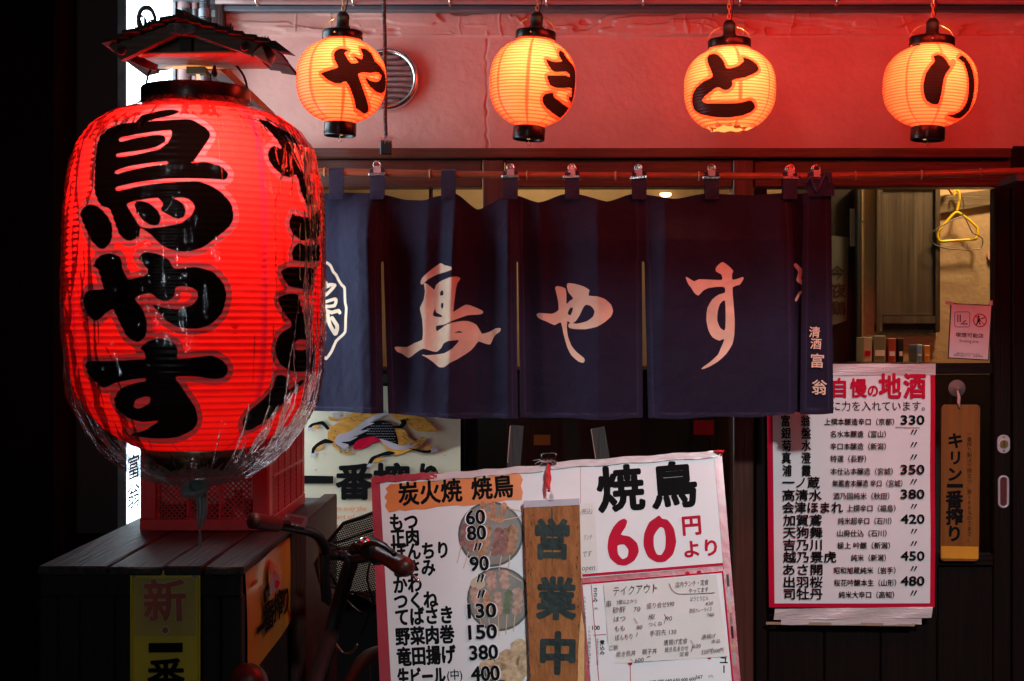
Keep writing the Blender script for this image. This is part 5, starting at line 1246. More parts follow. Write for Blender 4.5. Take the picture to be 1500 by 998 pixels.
pr_('beast_mane', [(245, 55), (280, 70), (330, 80), (400, 60), (450, 30), (560, 20), (700, 10), (680, 60), (600, 110), (500, 160), (420, 200), (330, 240), (320, 320), (360, 360), (460, 365), (440, 385), (370, 380), (310, 340), (280, 300), (240, 250), (240, 190), (280, 140), (340, 110), (380, 95), (290, 100), (250, 85)], 'gold', 0)
pr_('beast_rump', [(700, 100), (780, 130), (840, 160), (900, 175), (930, 230), (990, 270), (1070, 230), (1060, 290), (1000, 330), (940, 350), (880, 380), (820, 390), (750, 350), (700, 280), (720, 200)], 'gold', 0)
pr_('beast_tail', [(775, 25), (830, 20), (920, 40), (1010, 50), (1080, 80), (1120, 110), (1150, 150), (1180, 185), (1100, 195), (1030, 190), (980, 170), (920, 130), (860, 100), (800, 70)], 'gold', 0)
pr_('beast_body', [(330, 250), (420, 210), (520, 150), (600, 110), (700, 90), (790, 120), (820, 180), (840, 260), (840, 310), (770, 300), (700, 270), (620, 240), (540, 250), (470, 300), (380, 320), (320, 300)], 'ink', 1)
pr_('beast_flame', [(295, 270), (330, 215), (420, 190), (500, 140), (560, 90), (640, 50), (740, 22), (770, 30), (680, 75), (600, 110), (640, 115), (560, 150), (520, 180), (600, 170), (520, 210), (450, 235), (400, 245), (500, 230), (430, 270), (350, 280), (420, 300), (400, 335), (330, 310)], 'grey_print', 2)
pr_('beast_flame', [(680, 250), (760, 270), (840, 300), (900, 310), (960, 265), (940, 310), (1020, 285), (960, 325), (880, 345), (800, 340), (740, 310)], 'grey_print', 2)
pr_('beast_belly', [(455, 320), (480, 275), (540, 245), (610, 232), (670, 245), (700, 275), (640, 275), (590, 310), (520, 340), (470, 345)], 'red_print', 3)
pr_('beast_leg', [(70, 150), (100, 120), (190, 97), (215, 110), (255, 160), (235, 175), (190, 130), (120, 135), (85, 165)], 'ink', 1)
pr_('beast_leg', [(100, 380), (105, 330), (150, 285), (220, 250), (290, 275), (270, 290), (210, 290), (150, 320), (128, 350), (120, 380)], 'ink', 1)
pr_('beast_leg', [(575, 480), (610, 410), (680, 380), (760, 355), (820, 370), (780, 390), (700, 400), (640, 425), (610, 470)], 'ink', 1)
pr_('beast_leg', [(930, 330), (1000, 340), (1080, 350), (1130, 345), (1120, 370), (1060, 372), (980, 350)], 'ink', 1)
pr_('beast_tuft', [(860, 90), (905, 82), (915, 120), (880, 160), (820, 160), (790, 140), (850, 135), (870, 115)], 'ink', 2)
for p in ([(66, 165), (90, 150), (98, 165), (72, 188)], [(90, 395), (105, 375), (132, 378), (120, 410), (95, 415)], [(570, 490), (595, 460), (620, 470), (600, 495)], [(1125, 345), (1160, 325), (1190, 345), (1170, 365), (1130, 365)]): pr_('beast_hoof', p, 'grey_print', 2, 2)
for p in ([(110, 135), (150, 130), (165, 165), (130, 160)], [(130, 345), (140, 310), (200, 310), (190, 335)], [(620, 450), (650, 415), (720, 420), (690, 445)], [(1045, 345), (1090, 310), (1130, 310), (1115, 345)]): pr_('beast_fringe', p, 'gold', 0, 2)
pr_('beast_face', [(270, 30), (330, 30), (350, 60), (300, 62)], 'grey_print', 2, 2)
mm = MB()   # scales and hair strokes, fine print
for r in range(9):
    for c in range(13):
        x = 560 + c * 22 + 11 * (r % 2); y = 115 + r * 22
        if 560 < x < 820 and y < 110 + 170 * min(1, (x - 430) / 350) + 20 and y > 150 - (x - 560) * .25:
            a = [(x + 8 * math.cos(t), y + 7 * math.sin(t)) for t in np.linspace(.1, 3.0, 6)]; b_ = [(x + 5.5 * math.cos(t), y + 4.5 * math.sin(t)) for t in np.linspace(3.0, .1, 6)]
            slab(PK, Zk(a + b_), .0003, mm, off=.0098)
mm.build('scale_print', M['grey_print'], kp, kind='stuff')
mm = MB(); rnd = random.Random(3)
for (x0, x1, y0, y1, dx, dy) in ((300, 640, 40, 110, 30, -14), (250, 320, 150, 300, 14, 18), (800, 1130, 40, 160, 40, 18), (860, 940, 190, 330, 30, 10), (960, 1050, 250, 320, 30, -18), (330, 440, 330, 375, 24, 10)):
    for k in range(26):
        x = rnd.uniform(x0, x1); y = rnd.uniform(y0, y1); slab(PK, Zk([(x, y), (x + dx * .5, y + dy * .4 - 3), (x + dx, y + dy), (x + dx * .5, y + dy * .4 + 1)]), .0003, mm, off=.0096)
mm.build('hair_print', M['post_red'], kp, kind='stuff')
letters(kp, PK, M['ink'], ('番', 519.5, 706, 55), ('搾', 574, 706, 55), ('り', 629, 704, 55, dict(sx=.8)), off=.0095, bold=.055)
slab(PK, Zk([(-30, 565), (286, 570), (286, 634), (-30, 634)]), .0004, off=.0095).build('stroke', M['ink'], kp)
letters(kp, PK, M['orange_print'], ('brewing from only the', 492, 744, 9.5, dict(width=90)), ('delicious part of', 483, 756, 9.5, dict(width=74)), ('a crisp first', 478, 769, 9.5, dict(width=62)), off=.011, bold=.012, shear=.2)
letters(kp, PK, M['ink'], ('く', 459, 818, 17), off=.011, bold=0)
m = MB(); rnd = random.Random(5)
for k in range(46):
    x, y = rnd.uniform(455, 670), rnd.uniform(606, 780); r = rnd.uniform(.0014, .0028); m.lathe([(.0001, -.0018), (r * .7, -.0012), (r, 0)], 7, PK.at(x, y, .006), 'y')
m.build('droplets', M['poster_pale'], kp, True, kind='stuff')

# ================================================================ EASEL MENU BOARD
EP0 = P(800, 680, 3.27); EP1 = P(800, 998, 3.10)
ev = (EP1 - EP0).normalized(); EN = Vector((1, 0, 0)).cross(ev)
PM = Plane(EP0, EN)
mb_ = thing('menu_board', 'large white laminated grill menu board with red edges leaning on an easel', 'menu board', PM.at(815, 1150))
XY = {}
BOT = 1130
slab(PM, [(547, 700), (690, 690), (1057, 661), (1057 + 28 / 338 * (BOT - 661), BOT), (547 + 17 / 298 * (BOT - 700), BOT)], -.018).build('board', M['red_edge'], mb_)
def bl(x, y): return (x, y)
slab(PM, [(556.5, 707), (690, 697), (850, 684), (850, BOT - 4), (556.5 + .056 * (BOT - 712), BOT - 4)], .0006, off=.0004).build('menu_sheet', M['paper'], mb_)
slab(PM, [(850.5, 684), (1046, 668), (1063, 829), (851, 847)], .0006, off=.0004).build('price_sheet', M['paper'], mb_)
slab(PM, [(853, 854), (1061, 836), (1089, BOT - 4), (876, BOT - 4)], .0006, off=.0006).build('list_sheet', M['paper'], mb_)
def strip(nm, a, b, w, mt, off=.002, th=.0006, par=mb_, pl=PM):
    a = Vector((*a, 0)); b = Vector((*b, 0)); d = (b - a).normalized(); n_ = Vector((-d.y, d.x, 0)) * w / 2
    return slab(pl, [(a + n_)[:2], (b + n_)[:2], (b - n_)[:2], (a - n_)[:2]], th, off=off).build(nm, M[mt], par)
strip('edge_tape', (549, 699), (565, 985 + 90), 11, 'red_edge', .0016)
strip('edge_tape', (1051, 663), (1090, BOT - 2), 11, 'red_edge', .0016)
strip('border_line', (853, 843.5), (1063, 826.5), 4, 'red_print', .0015); strip('border_line', (853, 855.5), (1059, 838), 2.6, 'red_print', .0016)
strip('border_line', (1058.2, 838), (1085, BOT - 8), 2.4, 'red_print', .0018)
strip('border_line', (866, 857), (886, BOT - 20), .9, 'red_print', .0016); strip('border_line', (869, 931), (888, 929.5), .9, 'red_print', .0016); strip('border_line', (923, 975), (926, BOT - 20), 1, 'red_print', .0016)
# clear tape along the top, slightly crumpled
for (a, b, mt) in (((551, 703), (640, 697), 'red_edge'), ((630, 700), (800, 686), 'tape'), ((795, 683.5), (1052, 665.5), 'tape')):
    m = MB()
    def tg(u, v, a=a, b=b): return PM.at(a[0] + (b[0] - a[0]) * u, a[1] + (b[1] - a[1]) * u + (v - .5) * 10 * (-1) * -1 + .8 * math.sin(u * 23), .0022 + .0016 * abs(math.sin(u * 31 + v * 4)) + .001 * v)
    m.grid(tg, 40, 4); m.build('edge_tape', M[mt], mb_, True)
m = MB(); m.tube([PM.at(1045, 662, .004), PM.at(1053, 664, .010), PM.at(1058, 662, .008), PM.at(1056, 668, .006)], [.002, .005, .004, .002], 6); m.build('tape_tuft', M['red_cord'], mb_, True)
# orange brush band
top = [(x, 711 - (x - 570) * .088 + random.uniform(-1.6, 1.6)) for x in np.linspace(572, 762, 26)]
bot = [(x, 734 - (x - 764) * -.088 * -1 * -1 + random.uniform(-1.8, 1.8)) for x in np.linspace(764, 572, 26)]
bot = [(x, 733 + (764 - x) * .088 + random.uniform(-1.5, 1.5)) for x in np.linspace(764, 570, 26)]
slab(PM, top + [(766, 703), (763, 712), (766, 722)] + bot + [(564, 742), (567, 734), (563, 729), (568, 721), (565, 716)], .0004, off=.0014).build('brush_band', M['orange_print'], mb_)
letters(mb_, PM, M['ink'], ('炭火焼', 630, 722, 36, dict(width=92)), ('焼鳥', 721, 714.5, 36, dict(width=60)), rot=4.5, bold=.045, off=.0022)
Lm = [('もつ', 572, 611, 765, 27), ('正肉', 573, 613, 788, 27), ('ぼんちり', 576, 655, 808, 27), ('ささみ', 577, 637, 833, 27), ('かわ', 577, 617, 857, 27), ('つくね', 578, 641, 880, 27), ('てばさき', 580, 662, 903, 28), ('野菜肉巻', 580, 665, 931.5, 28), ('竜田揚げ', 582, 667, 961, 29), ('生ビール', 583, 652, 992, 29), ('(中)', 655, 677, 989, 17)]
for s, x0, x1, y, h in Lm: letters(mb_, PM, M['ink'], (s, (x0 + x1) / 2, y, h), width=(x1 - x0), rot=3.0, bold=.062 if h > 20 else .02, off=.0016)
# food photographs on the menu
def food(cx, cy, r, k, skew):
    slab(PM, circ(cx, cy, r), .0003, off=.0014).build('plate_print', M['plate_rim'], mb_); slab(PM, circ(cx, cy, r * .93), .0002, off=.0018).build('plate_print', M['plate_in'], mb_)
rnd = random.Random(12)
def skewer(x0, y0, x1, y1, xs, ys, mt, n=4, w=6.5):
    strip('stick_print', (x0, y0), (xs, ys), 1.3, 'stick', .0021, .0002)
    for i in range(n):
        t = (i + .5) / n; cx, cy = x0 + (x1 - x0) * t, y0 + (y1 - y0) * t; L_ = math.hypot(x1 - x0, y1 - y0) / n * .62
        pts = [(cx + (w + rnd.uniform(-1.8, 1.4)) * math.cos(q), cy + (L_ + rnd.uniform(-1, 1.2)) * math.sin(q)) for q in np.linspace(0, 2 * math.pi, 11)[:-1]]
        slab(PM, smooth_poly(pts, 2), .0002, off=.0023 + .0001 * i).build('meat_print', M[mt], mb_)
food(719, 783, 48, 0, 0)
skewer(738, 762, 700, 752, 765, 757, 'meat_a', 4, 6); skewer(745, 745, 700, 745, 765, 750, 'meat_a', 3, 5)
skewer(683, 768, 677, 800, 670, 825, 'meat_b', 3, 6); skewer(698, 772, 688, 808, 679, 833, 'meat_b', 3, 6); skewer(716, 772, 703, 815, 692, 838, 'meat_a', 3, 8); skewer(732, 774, 724, 814, 709, 836, 'meat_b', 4, 6.5)
skewer(742, 775, 736, 814, 731, 835, 'meat_b', 4, 6); skewer(752, 770, 748, 812, 745, 832, 'meat_a', 3, 8)
food(731, 878, 47, 1, 0)
slab(PM, circ(700, 855, 11, 9), .0002, off=.0020).build('lemon_print', M['cream'], mb_)
skewer(719, 838, 721, 864, 718, 866, 'meat_c', 3, 8); skewer(738, 836, 739, 862, 765, 852, 'meat_c', 3, 8.5); skewer(693, 862, 701, 893, 705, 915, 'meat_c', 3, 6.5); skewer(712, 866, 714, 896, 718, 925, 'meat_a', 4, 6); skewer(729, 868, 731, 902, 731, 932, 'meat_c', 5, 6)
skewer(745, 866, 742, 900, 741, 930, 'print_green', 4, 6); skewer(759, 862, 757, 900, 752, 926, 'meat_c', 4, 8)
slab(PM, circ(735, 985, 33, 24), .0002, off=.0014).build('plate_print', M['plate_rim'], mb_)
for (x, y, a, b) in ((745, 968, 18, 17), (762, 950, 14, 13), (730, 984, 17, 14), (752, 988, 16, 15), (766, 975, 12, 16), (715, 975, 12, 9)):
    pts = [(x + a * (1 + rnd.uniform(-.15, .15)) * math.cos(q), y + b * (1 + rnd.uniform(-.15, .15)) * math.sin(q)) for q in np.linspace(0, 2 * math.pi, 15)[:-1]]
    slab(PM, [p if p[0] < 773 else (773, p[1]) for p in smooth_poly(pts, 2)], .0003, off=.0019 + .0001 * (x % 3)).build('fried_chicken_print', M['fried'], mb_)
pr = [('60', 696.5, 758, 29), ('80', 698, 781, 29), ('〃', 700, 802, 22), ('90', 702, 826, 29), ('〃', 704, 848, 22), ('〃', 705, 871, 22), ('130', 706, 895, 29), ('150', 707, 926, 29), ('380', 708.5, 956, 29), ('400', 711, 987, 30)]
for s, x, y, h in pr:
    w = (13.4 if len(s) == 2 else 13.6) * len(s) if s != '〃' else 11
    letters(mb_, PM, M['white_print'], (s, x, y, h), bold=.085, rot=3, width=w + 2.6, off=.0030); letters(mb_, PM, M['ink'], (s, x, y, h), bold=.05, rot=3, width=w, off=.0036)
# right sheet
letters(mb_, PM, M['ink'], ('焼', 909, 717, 70), ('鳥', 987, 712, 70), bold=.055, rot=4.5, off=.0016)
def bigdigit(nm, outer, inner):
    """red digit with its opening: outline bridged to the hole"""
    o = [tuple(p) for p in smooth_poly(outer, 3)]; h = [tuple(p) for p in smooth_poly(inner, 3)]
    d = min(((math.dist(a, b), i, j) for i, a in enumerate(o) for j, b in enumerate(h))); _, i, j = d
    if sum(o[k - 1][0] * o[k][1] - o[k][0] * o[k - 1][1] for k in range(len(o))) * sum(h[k - 1][0] * h[k][1] - h[k][0] * h[k - 1][1] for k in range(len(h))) > 0: h = h[::-1]; j = len(h) - 1 - j
    poly = o[:i + 1] + h[j:] + h[:j + 1] + o[i:]
    slab(PM, poly, .0004, off=.0016).build(nm, M['red_print'], mb_)
Z2 = Z(820, 640, 2.787)
bigdigit('digit', Z2([(240, 345), (262, 335), (275, 345), (268, 370), (250, 400), (285, 408), (315, 435), (322, 470), (305, 505), (270, 526), (235, 522), (205, 495), (195, 455), (200, 410), (218, 370)]), Z2([(236, 445), (262, 440), (280, 462), (276, 490), (256, 500), (238, 480)]))
bigdigit('digit', Z2([(405, 322), (418, 335), (440, 340), (465, 375), (475, 430), (462, 480), (430, 510), (395, 512), (360, 490), (342, 445), (345, 395), (365, 350), (390, 332)]), Z2([(408, 370), (425, 375), (432, 410), (430, 455), (415, 482), (396, 480), (384, 450), (384, 405)]))
letters(mb_, PM, M['red_print'], ('円', 1013, 770, 31), ('より', 1026, 804, 27, dict(width=47)), bold=.055, rot=4.5, off=.0016)
# list sheet under the note
letters(mb_, PM, M['ink'], ('ささみ', 872, 872, 7.5, dict(vert=True)), ('煮込み', 882, 949, 7.5, dict(vert=True)), ('100', 873, 920, 8.5), ('(税)', 873, 892, 4), ('ユー', 1060, 974, 13, dict(vert=True)), off=.0016, bold=.045)
letters(mb_, PM, M['ink'], ('440 680 660 630 600 600', 985, 997, 6.5, dict(width=68)), ('567', 1024, 992, 7), ('(円)', 1041, 991, 4.5), off=.0016, bold=.03, rot=4)
letters(mb_, PM, M['pen'], ('スタッフの指示に従って御利用', 856, 913, 5.6, dict(vert=True)), ('10%消費税を頂きます', 863, 948, 5.4, dict(vert=True, step=1.05)), ('各種単品料理税込み価格', 875, 955, 3.6, dict(vert=True)), off=.0016, bold=.02)
for (x, y) in ((1007, 840.5), (1024, 839)): slab(PM, circ(x, y, 3), .0003, off=.0022).build('red_dot', M['red_print'], mb_)
for (x, y) in ((923, 972), (1039, 963)): slab(PM, circ(x, y, 3.2), .0003, off=.0022).build('red_dot', M['red_print'], mb_)
for i in range(7):
    mt = ('black_matte', 'grey_print', 'cream', 'meat_b', 'old_wood_dark', 'meat_a', 'plate_in')[i]; y = 842 + i * 19; x = 1063.5 + .085 * (y - 842)
    slab(PM, [(x, y), (x + 3.6, y - .4), (x + 5.0, y + 17), (x + 1.4, y + 18)], .0004, off=.0020).build('photo_strip', M[mt], mb_)
# small handwritten slip between wooden sign and price
hs = thing('handwritten_slip', 'narrow handwritten slip ending in open, taped beside the wooden sign', 'note', PM.at(862, 840))
slab(PM, [(848, 738), (871, 737), (876, 835), (850, 841)], .0005, off=.0022).build('paper', M['paper_matte'], hs)
letters(hs, PM, M['pen'], ('(税込)', 859, 750, 9, dict(width=17)), ('ランチ', 861, 788, 9, dict(width=12)), ('です', 860, 812, 10, dict(width=13)), ('open', 862, 832, 11, dict(width=19)), off=.0032, bold=.0, rot=4, shear=.2)
# handwritten note
hn = thing('handwritten_note', 'white handwritten takeout note taped over the lower right of the menu board', 'note', PM.at(975, 972))
c4n = [PM.at(*p, .003) for p in ((884, 857), (1049, 842), (1066, 962), (893, 973))]
m = MB()
def ng(u, v): return c4n[0].lerp(c4n[1], u).lerp(c4n[3].lerp(c4n[2], u), v) + PM.n * (.0012 * math.sin(u * 9 + v * 5) + .0015 * (1 - u) ** 6 * math.sin(v * 12))
m.grid(ng, 36, 26); m.build('paper', M['paper_matte'], hn, True)
Zn = Z(840, 830, 5.769)
def hw(s, zx, zy, zw, h, rot=5):
    x, y = Zn([(zx, zy)])[0]; letters(hn, PM, M['pen'], (s, x, y, h), width=zw / 5.769, rot=rot, bold=.004, off=.0062, shear=.12)
hw('テイクアウト', 520, 200, 375, 15, 5); hw('店内ランチ・定食', 1000, 148, 280, 9); hw('やってます', 1055, 205, 165, 8); hw('2個以上から', 450, 300, 175, 7); hw('串', 297, 320, 40, 11)
hw('砂肝', 385, 370, 110, 9.5); hw('70', 537, 362, 55, 9); hw('盛り合せ590', 735, 328, 230, 9); hw('はつ', 390, 445, 100, 9); hw('もも', 390, 527, 85, 9); hw('ぼんちり', 425, 600, 145, 9.5); hw('80', 558, 516, 48, 8); hw('皮', 660, 428, 60, 8.5)
hw('つくね', 690, 490, 115, 7.5); hw('90', 805, 443, 52, 9); hw('手羽先 130', 755, 562, 225, 9); hw('ほうとうどん', 1062, 275, 155, 7.5); hw('420', 1145, 315, 65, 6.5); hw('唐揚カレーライス', 1072, 372, 190, 7); hw('780', 1155, 412, 62, 7)
hw('ご飯', 340, 688, 75, 8); hw('焼き鳥丼', 442, 740, 165, 9); hw('親子丼', 642, 722, 125, 9); hw('600', 555, 793, 75, 8); hw('唐揚げ定食', 862, 640, 200, 9); hw('焼き鳥まかせ', 870, 700, 200, 8.5); hw('定食', 935, 742, 80, 7); hw('630', 1042, 675, 62, 8); hw('唐揚げ', 1142, 595, 115, 8); hw('単品', 1200, 635, 75, 6); hw('320円/500円', 1172, 717, 185, 8)
m = MB(); m.tube([PM.at(*p, .0060) for p in smooth_poly(Zn([(808, 148), (830, 200), (880, 235), (1000, 236), (1190, 226)]), 5, False)], .0006, 4)
for a, b in (((765, 405), (780, 430)), ((780, 430), (765, 485)), ((512, 440), (538, 485)), ((542, 560), (530, 595)), ((988, 625), (1010, 660)), ((1010, 660), (995, 720)), ((1158, 730), (1175, 690)), ((480, 785), (500, 800)), ((618, 770), (650, 760))):
    m.tube([PM.at(*Zn([a])[0], .006), PM.at(*Zn([b])[0], .006)], .0005, 4)
m.build('pen_strokes', M['pen'], hn, kind='stuff')
# laminate sheets (clear gloss over the print)
# wooden open sign hung over the board
ws = thing('wooden_sign', 'weathered wooden plank sign painted 営業中 hanging over the menu board', 'sign', PM.at(812, 1100))
PWs = Plane(PM.at(800, 800, .022), EN)
slab(PWs, [(767.5, 740.5), (849, 736), (851, 830), (853.5, 900), (857, 940), (858, 1010), (860, 1100), (781, 1100), (775.5, 960), (771, 850)], -.016).build('plank', M['sign_wood'], ws)
slab(PWs, [(767, 734), (848.5, 730.5), (849, 740), (767.5, 744)], -.0175, off=.0012).build('top_cap', M['silver_plate'] if 0 else M['grey_print'], ws)
slab(PWs, [(851.5, 895), (856, 921), (856, 1000), (846, 1012), (846.5, 960), (849, 925)], .0008, off=.0003).build('bare_chip', M['chip_wood'], ws)
slab(PWs, [(807.5, 744), (809.3, 744), (810.4, 800), (809, 830), (808.2, 800)], .0003, off=.0004).build('crack', M['black_matte'], ws)
letters(ws, PWs, M['teal_ink'], ('営', 809, 791, 61, dict(sx=.92)), ('業', 815, 878, 64, dict(sx=.92)), ('中', 817, 958, 64, dict(sx=.92)), bold=.065, off=.0012, rot=-1.0)
m = MB(); rnd = random.Random(8)
for k in range(70):
    x = rnd.choice([rnd.uniform(769, 779), rnd.uniform(771, 850), rnd.uniform(843, 852)]); y = rnd.uniform(750, 990); a = rnd.uniform(.4, 1.6); slab(PWs, [(x, y), (x + a * .6, y + a * 1.2), (x + a * .2, y + a * rnd.uniform(2, 6)), (x - a * .4, y + a * 1.2)], .0003, m, off=.0003)
m.build('stains', M['old_wood_dark'], ws, kind='stuff')
# hanging cord/tassel with clip at top
ta = thing('red_tassel', 'red knotted cord tassel hanging the wooden sign from the top of the menu board', 'cord', PM.at(805, 725, .03))
m = MB(); m.tube([PM.at(803 + .6 * math.sin(k * .8), 683 + k * 2.2, .012 + .001 * k) for k in range(20)], [.003 + .0028 * math.sin(math.pi * min(1, k / 19 + .06)) + .0008 * (k % 2) for k in range(20)], 8); m.build('cord_body', M['red_cord'], ta, True)
m = MB()
for k in range(9): a = (k - 4) * .5; m.tube([PM.at(807, 724, .032), PM.at(807 + a * 1.2, 730, .034), PM.at(807.5 + a * 1.7, 735 + (k % 3), .030)], .0007, 4)
for k in range(14): m.tube([PM.at(800, 680, .008), PM.at(800 + (k - 7) * 1.4, 676 + (k % 4), .016), PM.at(800 + (k - 7) * 2.8, 677 + (k * 5 % 7), .012)], .0005, 3)
m.build('frayed_ends', M['frayed'], ta, kind='stuff')
bc = thing('binder_clip', 'black binder clip on the top edge of the menu board above the tassel', 'clip', PM.at(803, 683, .0))
m = MB(); a = PM.at(793, 682, .008); b = PM.at(815, 666, .008); m.prism([PM.at(792, 683, .008), PM.at(815, 681, .008), PM.at(813.5, 669, -.006), PM.at(794, 670.5, -.006)], PM.n * .003); m.prism([PM.at(794, 670.5, -.006), PM.at(813.5, 669, -.006), PM.at(815, 681, -.022), PM.at(792, 683, -.022)], -PM.n * .003); m.build('body', M['black_gloss'], bc)
m = MB(); m.tube([PM.at(794, 671, -.004), PM.at(793.5, 665.5, -.004), PM.at(797, 664, -.004), PM.at(810, 663.2, -.004), PM.at(815, 664.5, -.004), PM.at(813.5, 670, -.004)], .0011, 6); m.build('wire_arm', M['metal'], bc, True)
# easel behind
ea = thing('easel', 'black wooden easel behind the menu board, two leg tops showing above it', 'easel', P(815, 0, 3.5) * 1.0)
ea.location.z = 0
def leg(name, a, b, w, Ya, Yb_, mt='old_wood_dark'):
    A = P(a[0], a[1], Ya); Bq = P(b[0], b[1], Yb_); d = (A - Bq).normalized(); s = d.cross(Vector((0, -1, 0))).normalized() * w / 2; n = d.cross(s).normalized() * .011
    m = MB(); vs = [A + s + n, A - s + n, A - s - n, A + s - n, Bq + s + n, Bq - s + n, Bq - s - n, Bq + s - n]
    m.add(vs, [(3, 2, 1, 0), (4, 5, 6, 7), (4, 0, 1, 5), (5, 1, 2, 6), (6, 2, 3, 7), (7, 3, 0, 4)]); return m.build(name, M[mt], ea)
M['easel_black'] = wood('easel_black', (.03, .028, .027), (.055, .05, .048), 'z', .5, 5, .4); M['bare_edge'] = mat('bare_edge', (.35, .22, .15), .7)
leg('leg', (757.5, 624), (735, 900), .031, 3.36, 3.36, 'easel_black'); leg('leg', (876, 627), (935, 1000), .031, 3.36, 3.36, 'easel_black')
for (p, q) in (((747.5, 624), (743.5, 678)), ((865.8, 629), (872.5, 672))):
    m = MB(); m.tube([P(*p, 3.346), P(*q, 3.346)], .0012, 4); m.build('worn_edge', M['bare_edge'], ea)
leg('leg', (735, 900), (720, 1180), .031, 3.36, 3.30, 'easel_black'); leg('leg', (935, 1000), (960, 1180), .031, 3.36, 3.30, 'easel_black')
m = MB(); a = PM.at(600, 1134, .03); b = PM.at(1040, 1120, -.02); m.bbox(a.x, b.x, 3.05, 3.30, .44, .47); m.build('ledge', M['easel_black'], ea)

# ================================================================ SAKE PRICE POSTER ON THE DOOR
PP = Plane((0, 4.275, 0), (0, -1, 0)); PP.n = Vector((0, -1, 0))
sk = thing('sake_poster', 'white sake price list poster with red border and red title taped on the sliding door', 'poster', PP.at(1248, 890))
m = MB()
def sg_(u, v, x0=1123, x1=1369.5, y0=546, y1=890, o=0.0):
    px = x0 + (x1 - x0) * u + (3.5 * v if u < .5 else 0); py = y0 + (y1 - y0) * v - (3 * (1 - u) * 0) + 3.5 * (1 - u) * (v > .99) * 0
    return PP.at(px, py, o + .003 * math.sin(v * 7 + u * 2) * u * (1 - u) * 2 + .0025 * u ** 4 * math.sin(v * 11))
m.grid(sg_, 40, 50); m.build('red_backing', M['red_print'], sk, True)
m = MB(); m.grid(lambda u, v: sg_(u, v, 1131, 1362.5, 548, 884, .0012), 40, 50); m.build('paper_sheet', M['paper'], sk, True)
m = MB(); m.grid(lambda u, v: PP.at(1120 + 250 * u, 533 + 17 * v + .4 * math.sin(u * 17), .004 + .0015 * math.sin(u * 9 + v * 3)), 40, 5); m.build('top_tape', M['tape'], sk, True)
m = MB(); m.grid(lambda u, v: PP.at(1135 + 231 * u - 2 * v, 889 + 16 * v + (3 * (1 - u)), .002 + .002 * math.sin(u * 13 + v * 3)), 40, 6); m.build('bottom_tape', M['tape'], sk, True)
m = MB(); m.grid(lambda u, v: PP.at(1144 + 206 * u, 902 + 13 * v + .6 * math.sin(u * 19), .001 + .001 * math.sin(u * 17)), 40, 4); m.build('bottom_tape', M['tape'], sk, True)
strip('tape_residue', (1122, 913), (1340, 915.5), 4, 'bare_edge', .0005, .0003, sk, PP)
T1 = [('自', 1229, 569, 30), ('慢', 1257, 569, 29), ('の', 1278, 572.5, 20), ('地', 1303, 566.5, 39), ('酒', 1339, 566, 39)]
for s, x, y, h in T1: letters(sk, PP, M['red_print'], (s, x, y, h, dict(sx=.86)), bold=.055, off=.0062)
letters(sk, PP, M['ink'], ('価格に力を入れています。', 1271, 595, 15.5), width=166, bold=.006, off=.0062)
rowsS = [('富　翁', 1144, 1186, '上撰本醸造辛口（京都）', 1207, 1309, '330'), ('銀　盤', 1144, 1187, '名水本醸造（富山）', 1216, 1297, '〃'), ('菊　水', 1145, 1187, '辛口本醸造（新潟）', 1216, 1297, '〃'), ('真　澄', 1145, 1187, '特選（長野）', 1216, 1268, '〃'), ('浦　霞', 1146, 1187, '本仕込本醸造（宮城）', 1216, 1307, '350'),
 ('一ノ蔵', 1146, 1200, '無鑑査本醸造 辛口（宮城）', 1219, 1321, '〃'), ('高清水', 1146, 1203, '酒乃国純米（秋田）', 1220, 1302, '380'), ('会津ほまれ', 1146, 1234, '上撰辛口（福島）', 1240, 1311, '〃'), ('加賀鳶', 1147, 1203, '純米超辛口（石川）', 1227, 1305, '420'), ('天狗舞', 1147, 1204, '山廃仕込（石川）', 1226, 1298, '〃'),
 ('吉乃川', 1147, 1203, '極上 吟醸（新潟）', 1226, 1303, '〃'), ('越乃景虎', 1147, 1224, '純米（新潟）', 1246, 1297, '450'), ('あさ開', 1147, 1204, '昭和旭蔵純米（岩手）', 1221, 1311, '〃'), ('出羽桜', 1148, 1204, '桜花吟醸本生（山形）', 1221, 1312, '480'), ('司牡丹', 1148, 1204, '純米大辛口（高知）', 1228, 1309, '〃')]
ys_ = [617, 635, 653, 671, 689.5, 707, 725.5, 743.5, 762, 780, 798, 816, 834.5, 852.5, 870]
for (a, x0, x1, b, u0, u1, c), y in zip(rowsS, ys_):
    letters(sk, PP, M['ink'], (a, (x0 + x1) / 2, y, 17.5, dict(width=x1 - x0)), bold=.038, off=.0062)
    letters(sk, PP, M['ink'], (b, (u0 + u1) / 2, y + 1, 10.5, dict(width=u1 - u0)), bold=.022, off=.0062)
    letters(sk, PP, M['ink'], (c, 1336 if c != '〃' else 1338, y - 2, 18.5 if c != '〃' else 13, dict(width=34 if c != '〃' else 9)), bold=.045, off=.0062)
strip('pencil_mark', (1311, 625.5), (1347, 626.5), .9, 'bare_edge', .0062, .0002, sk, PP)

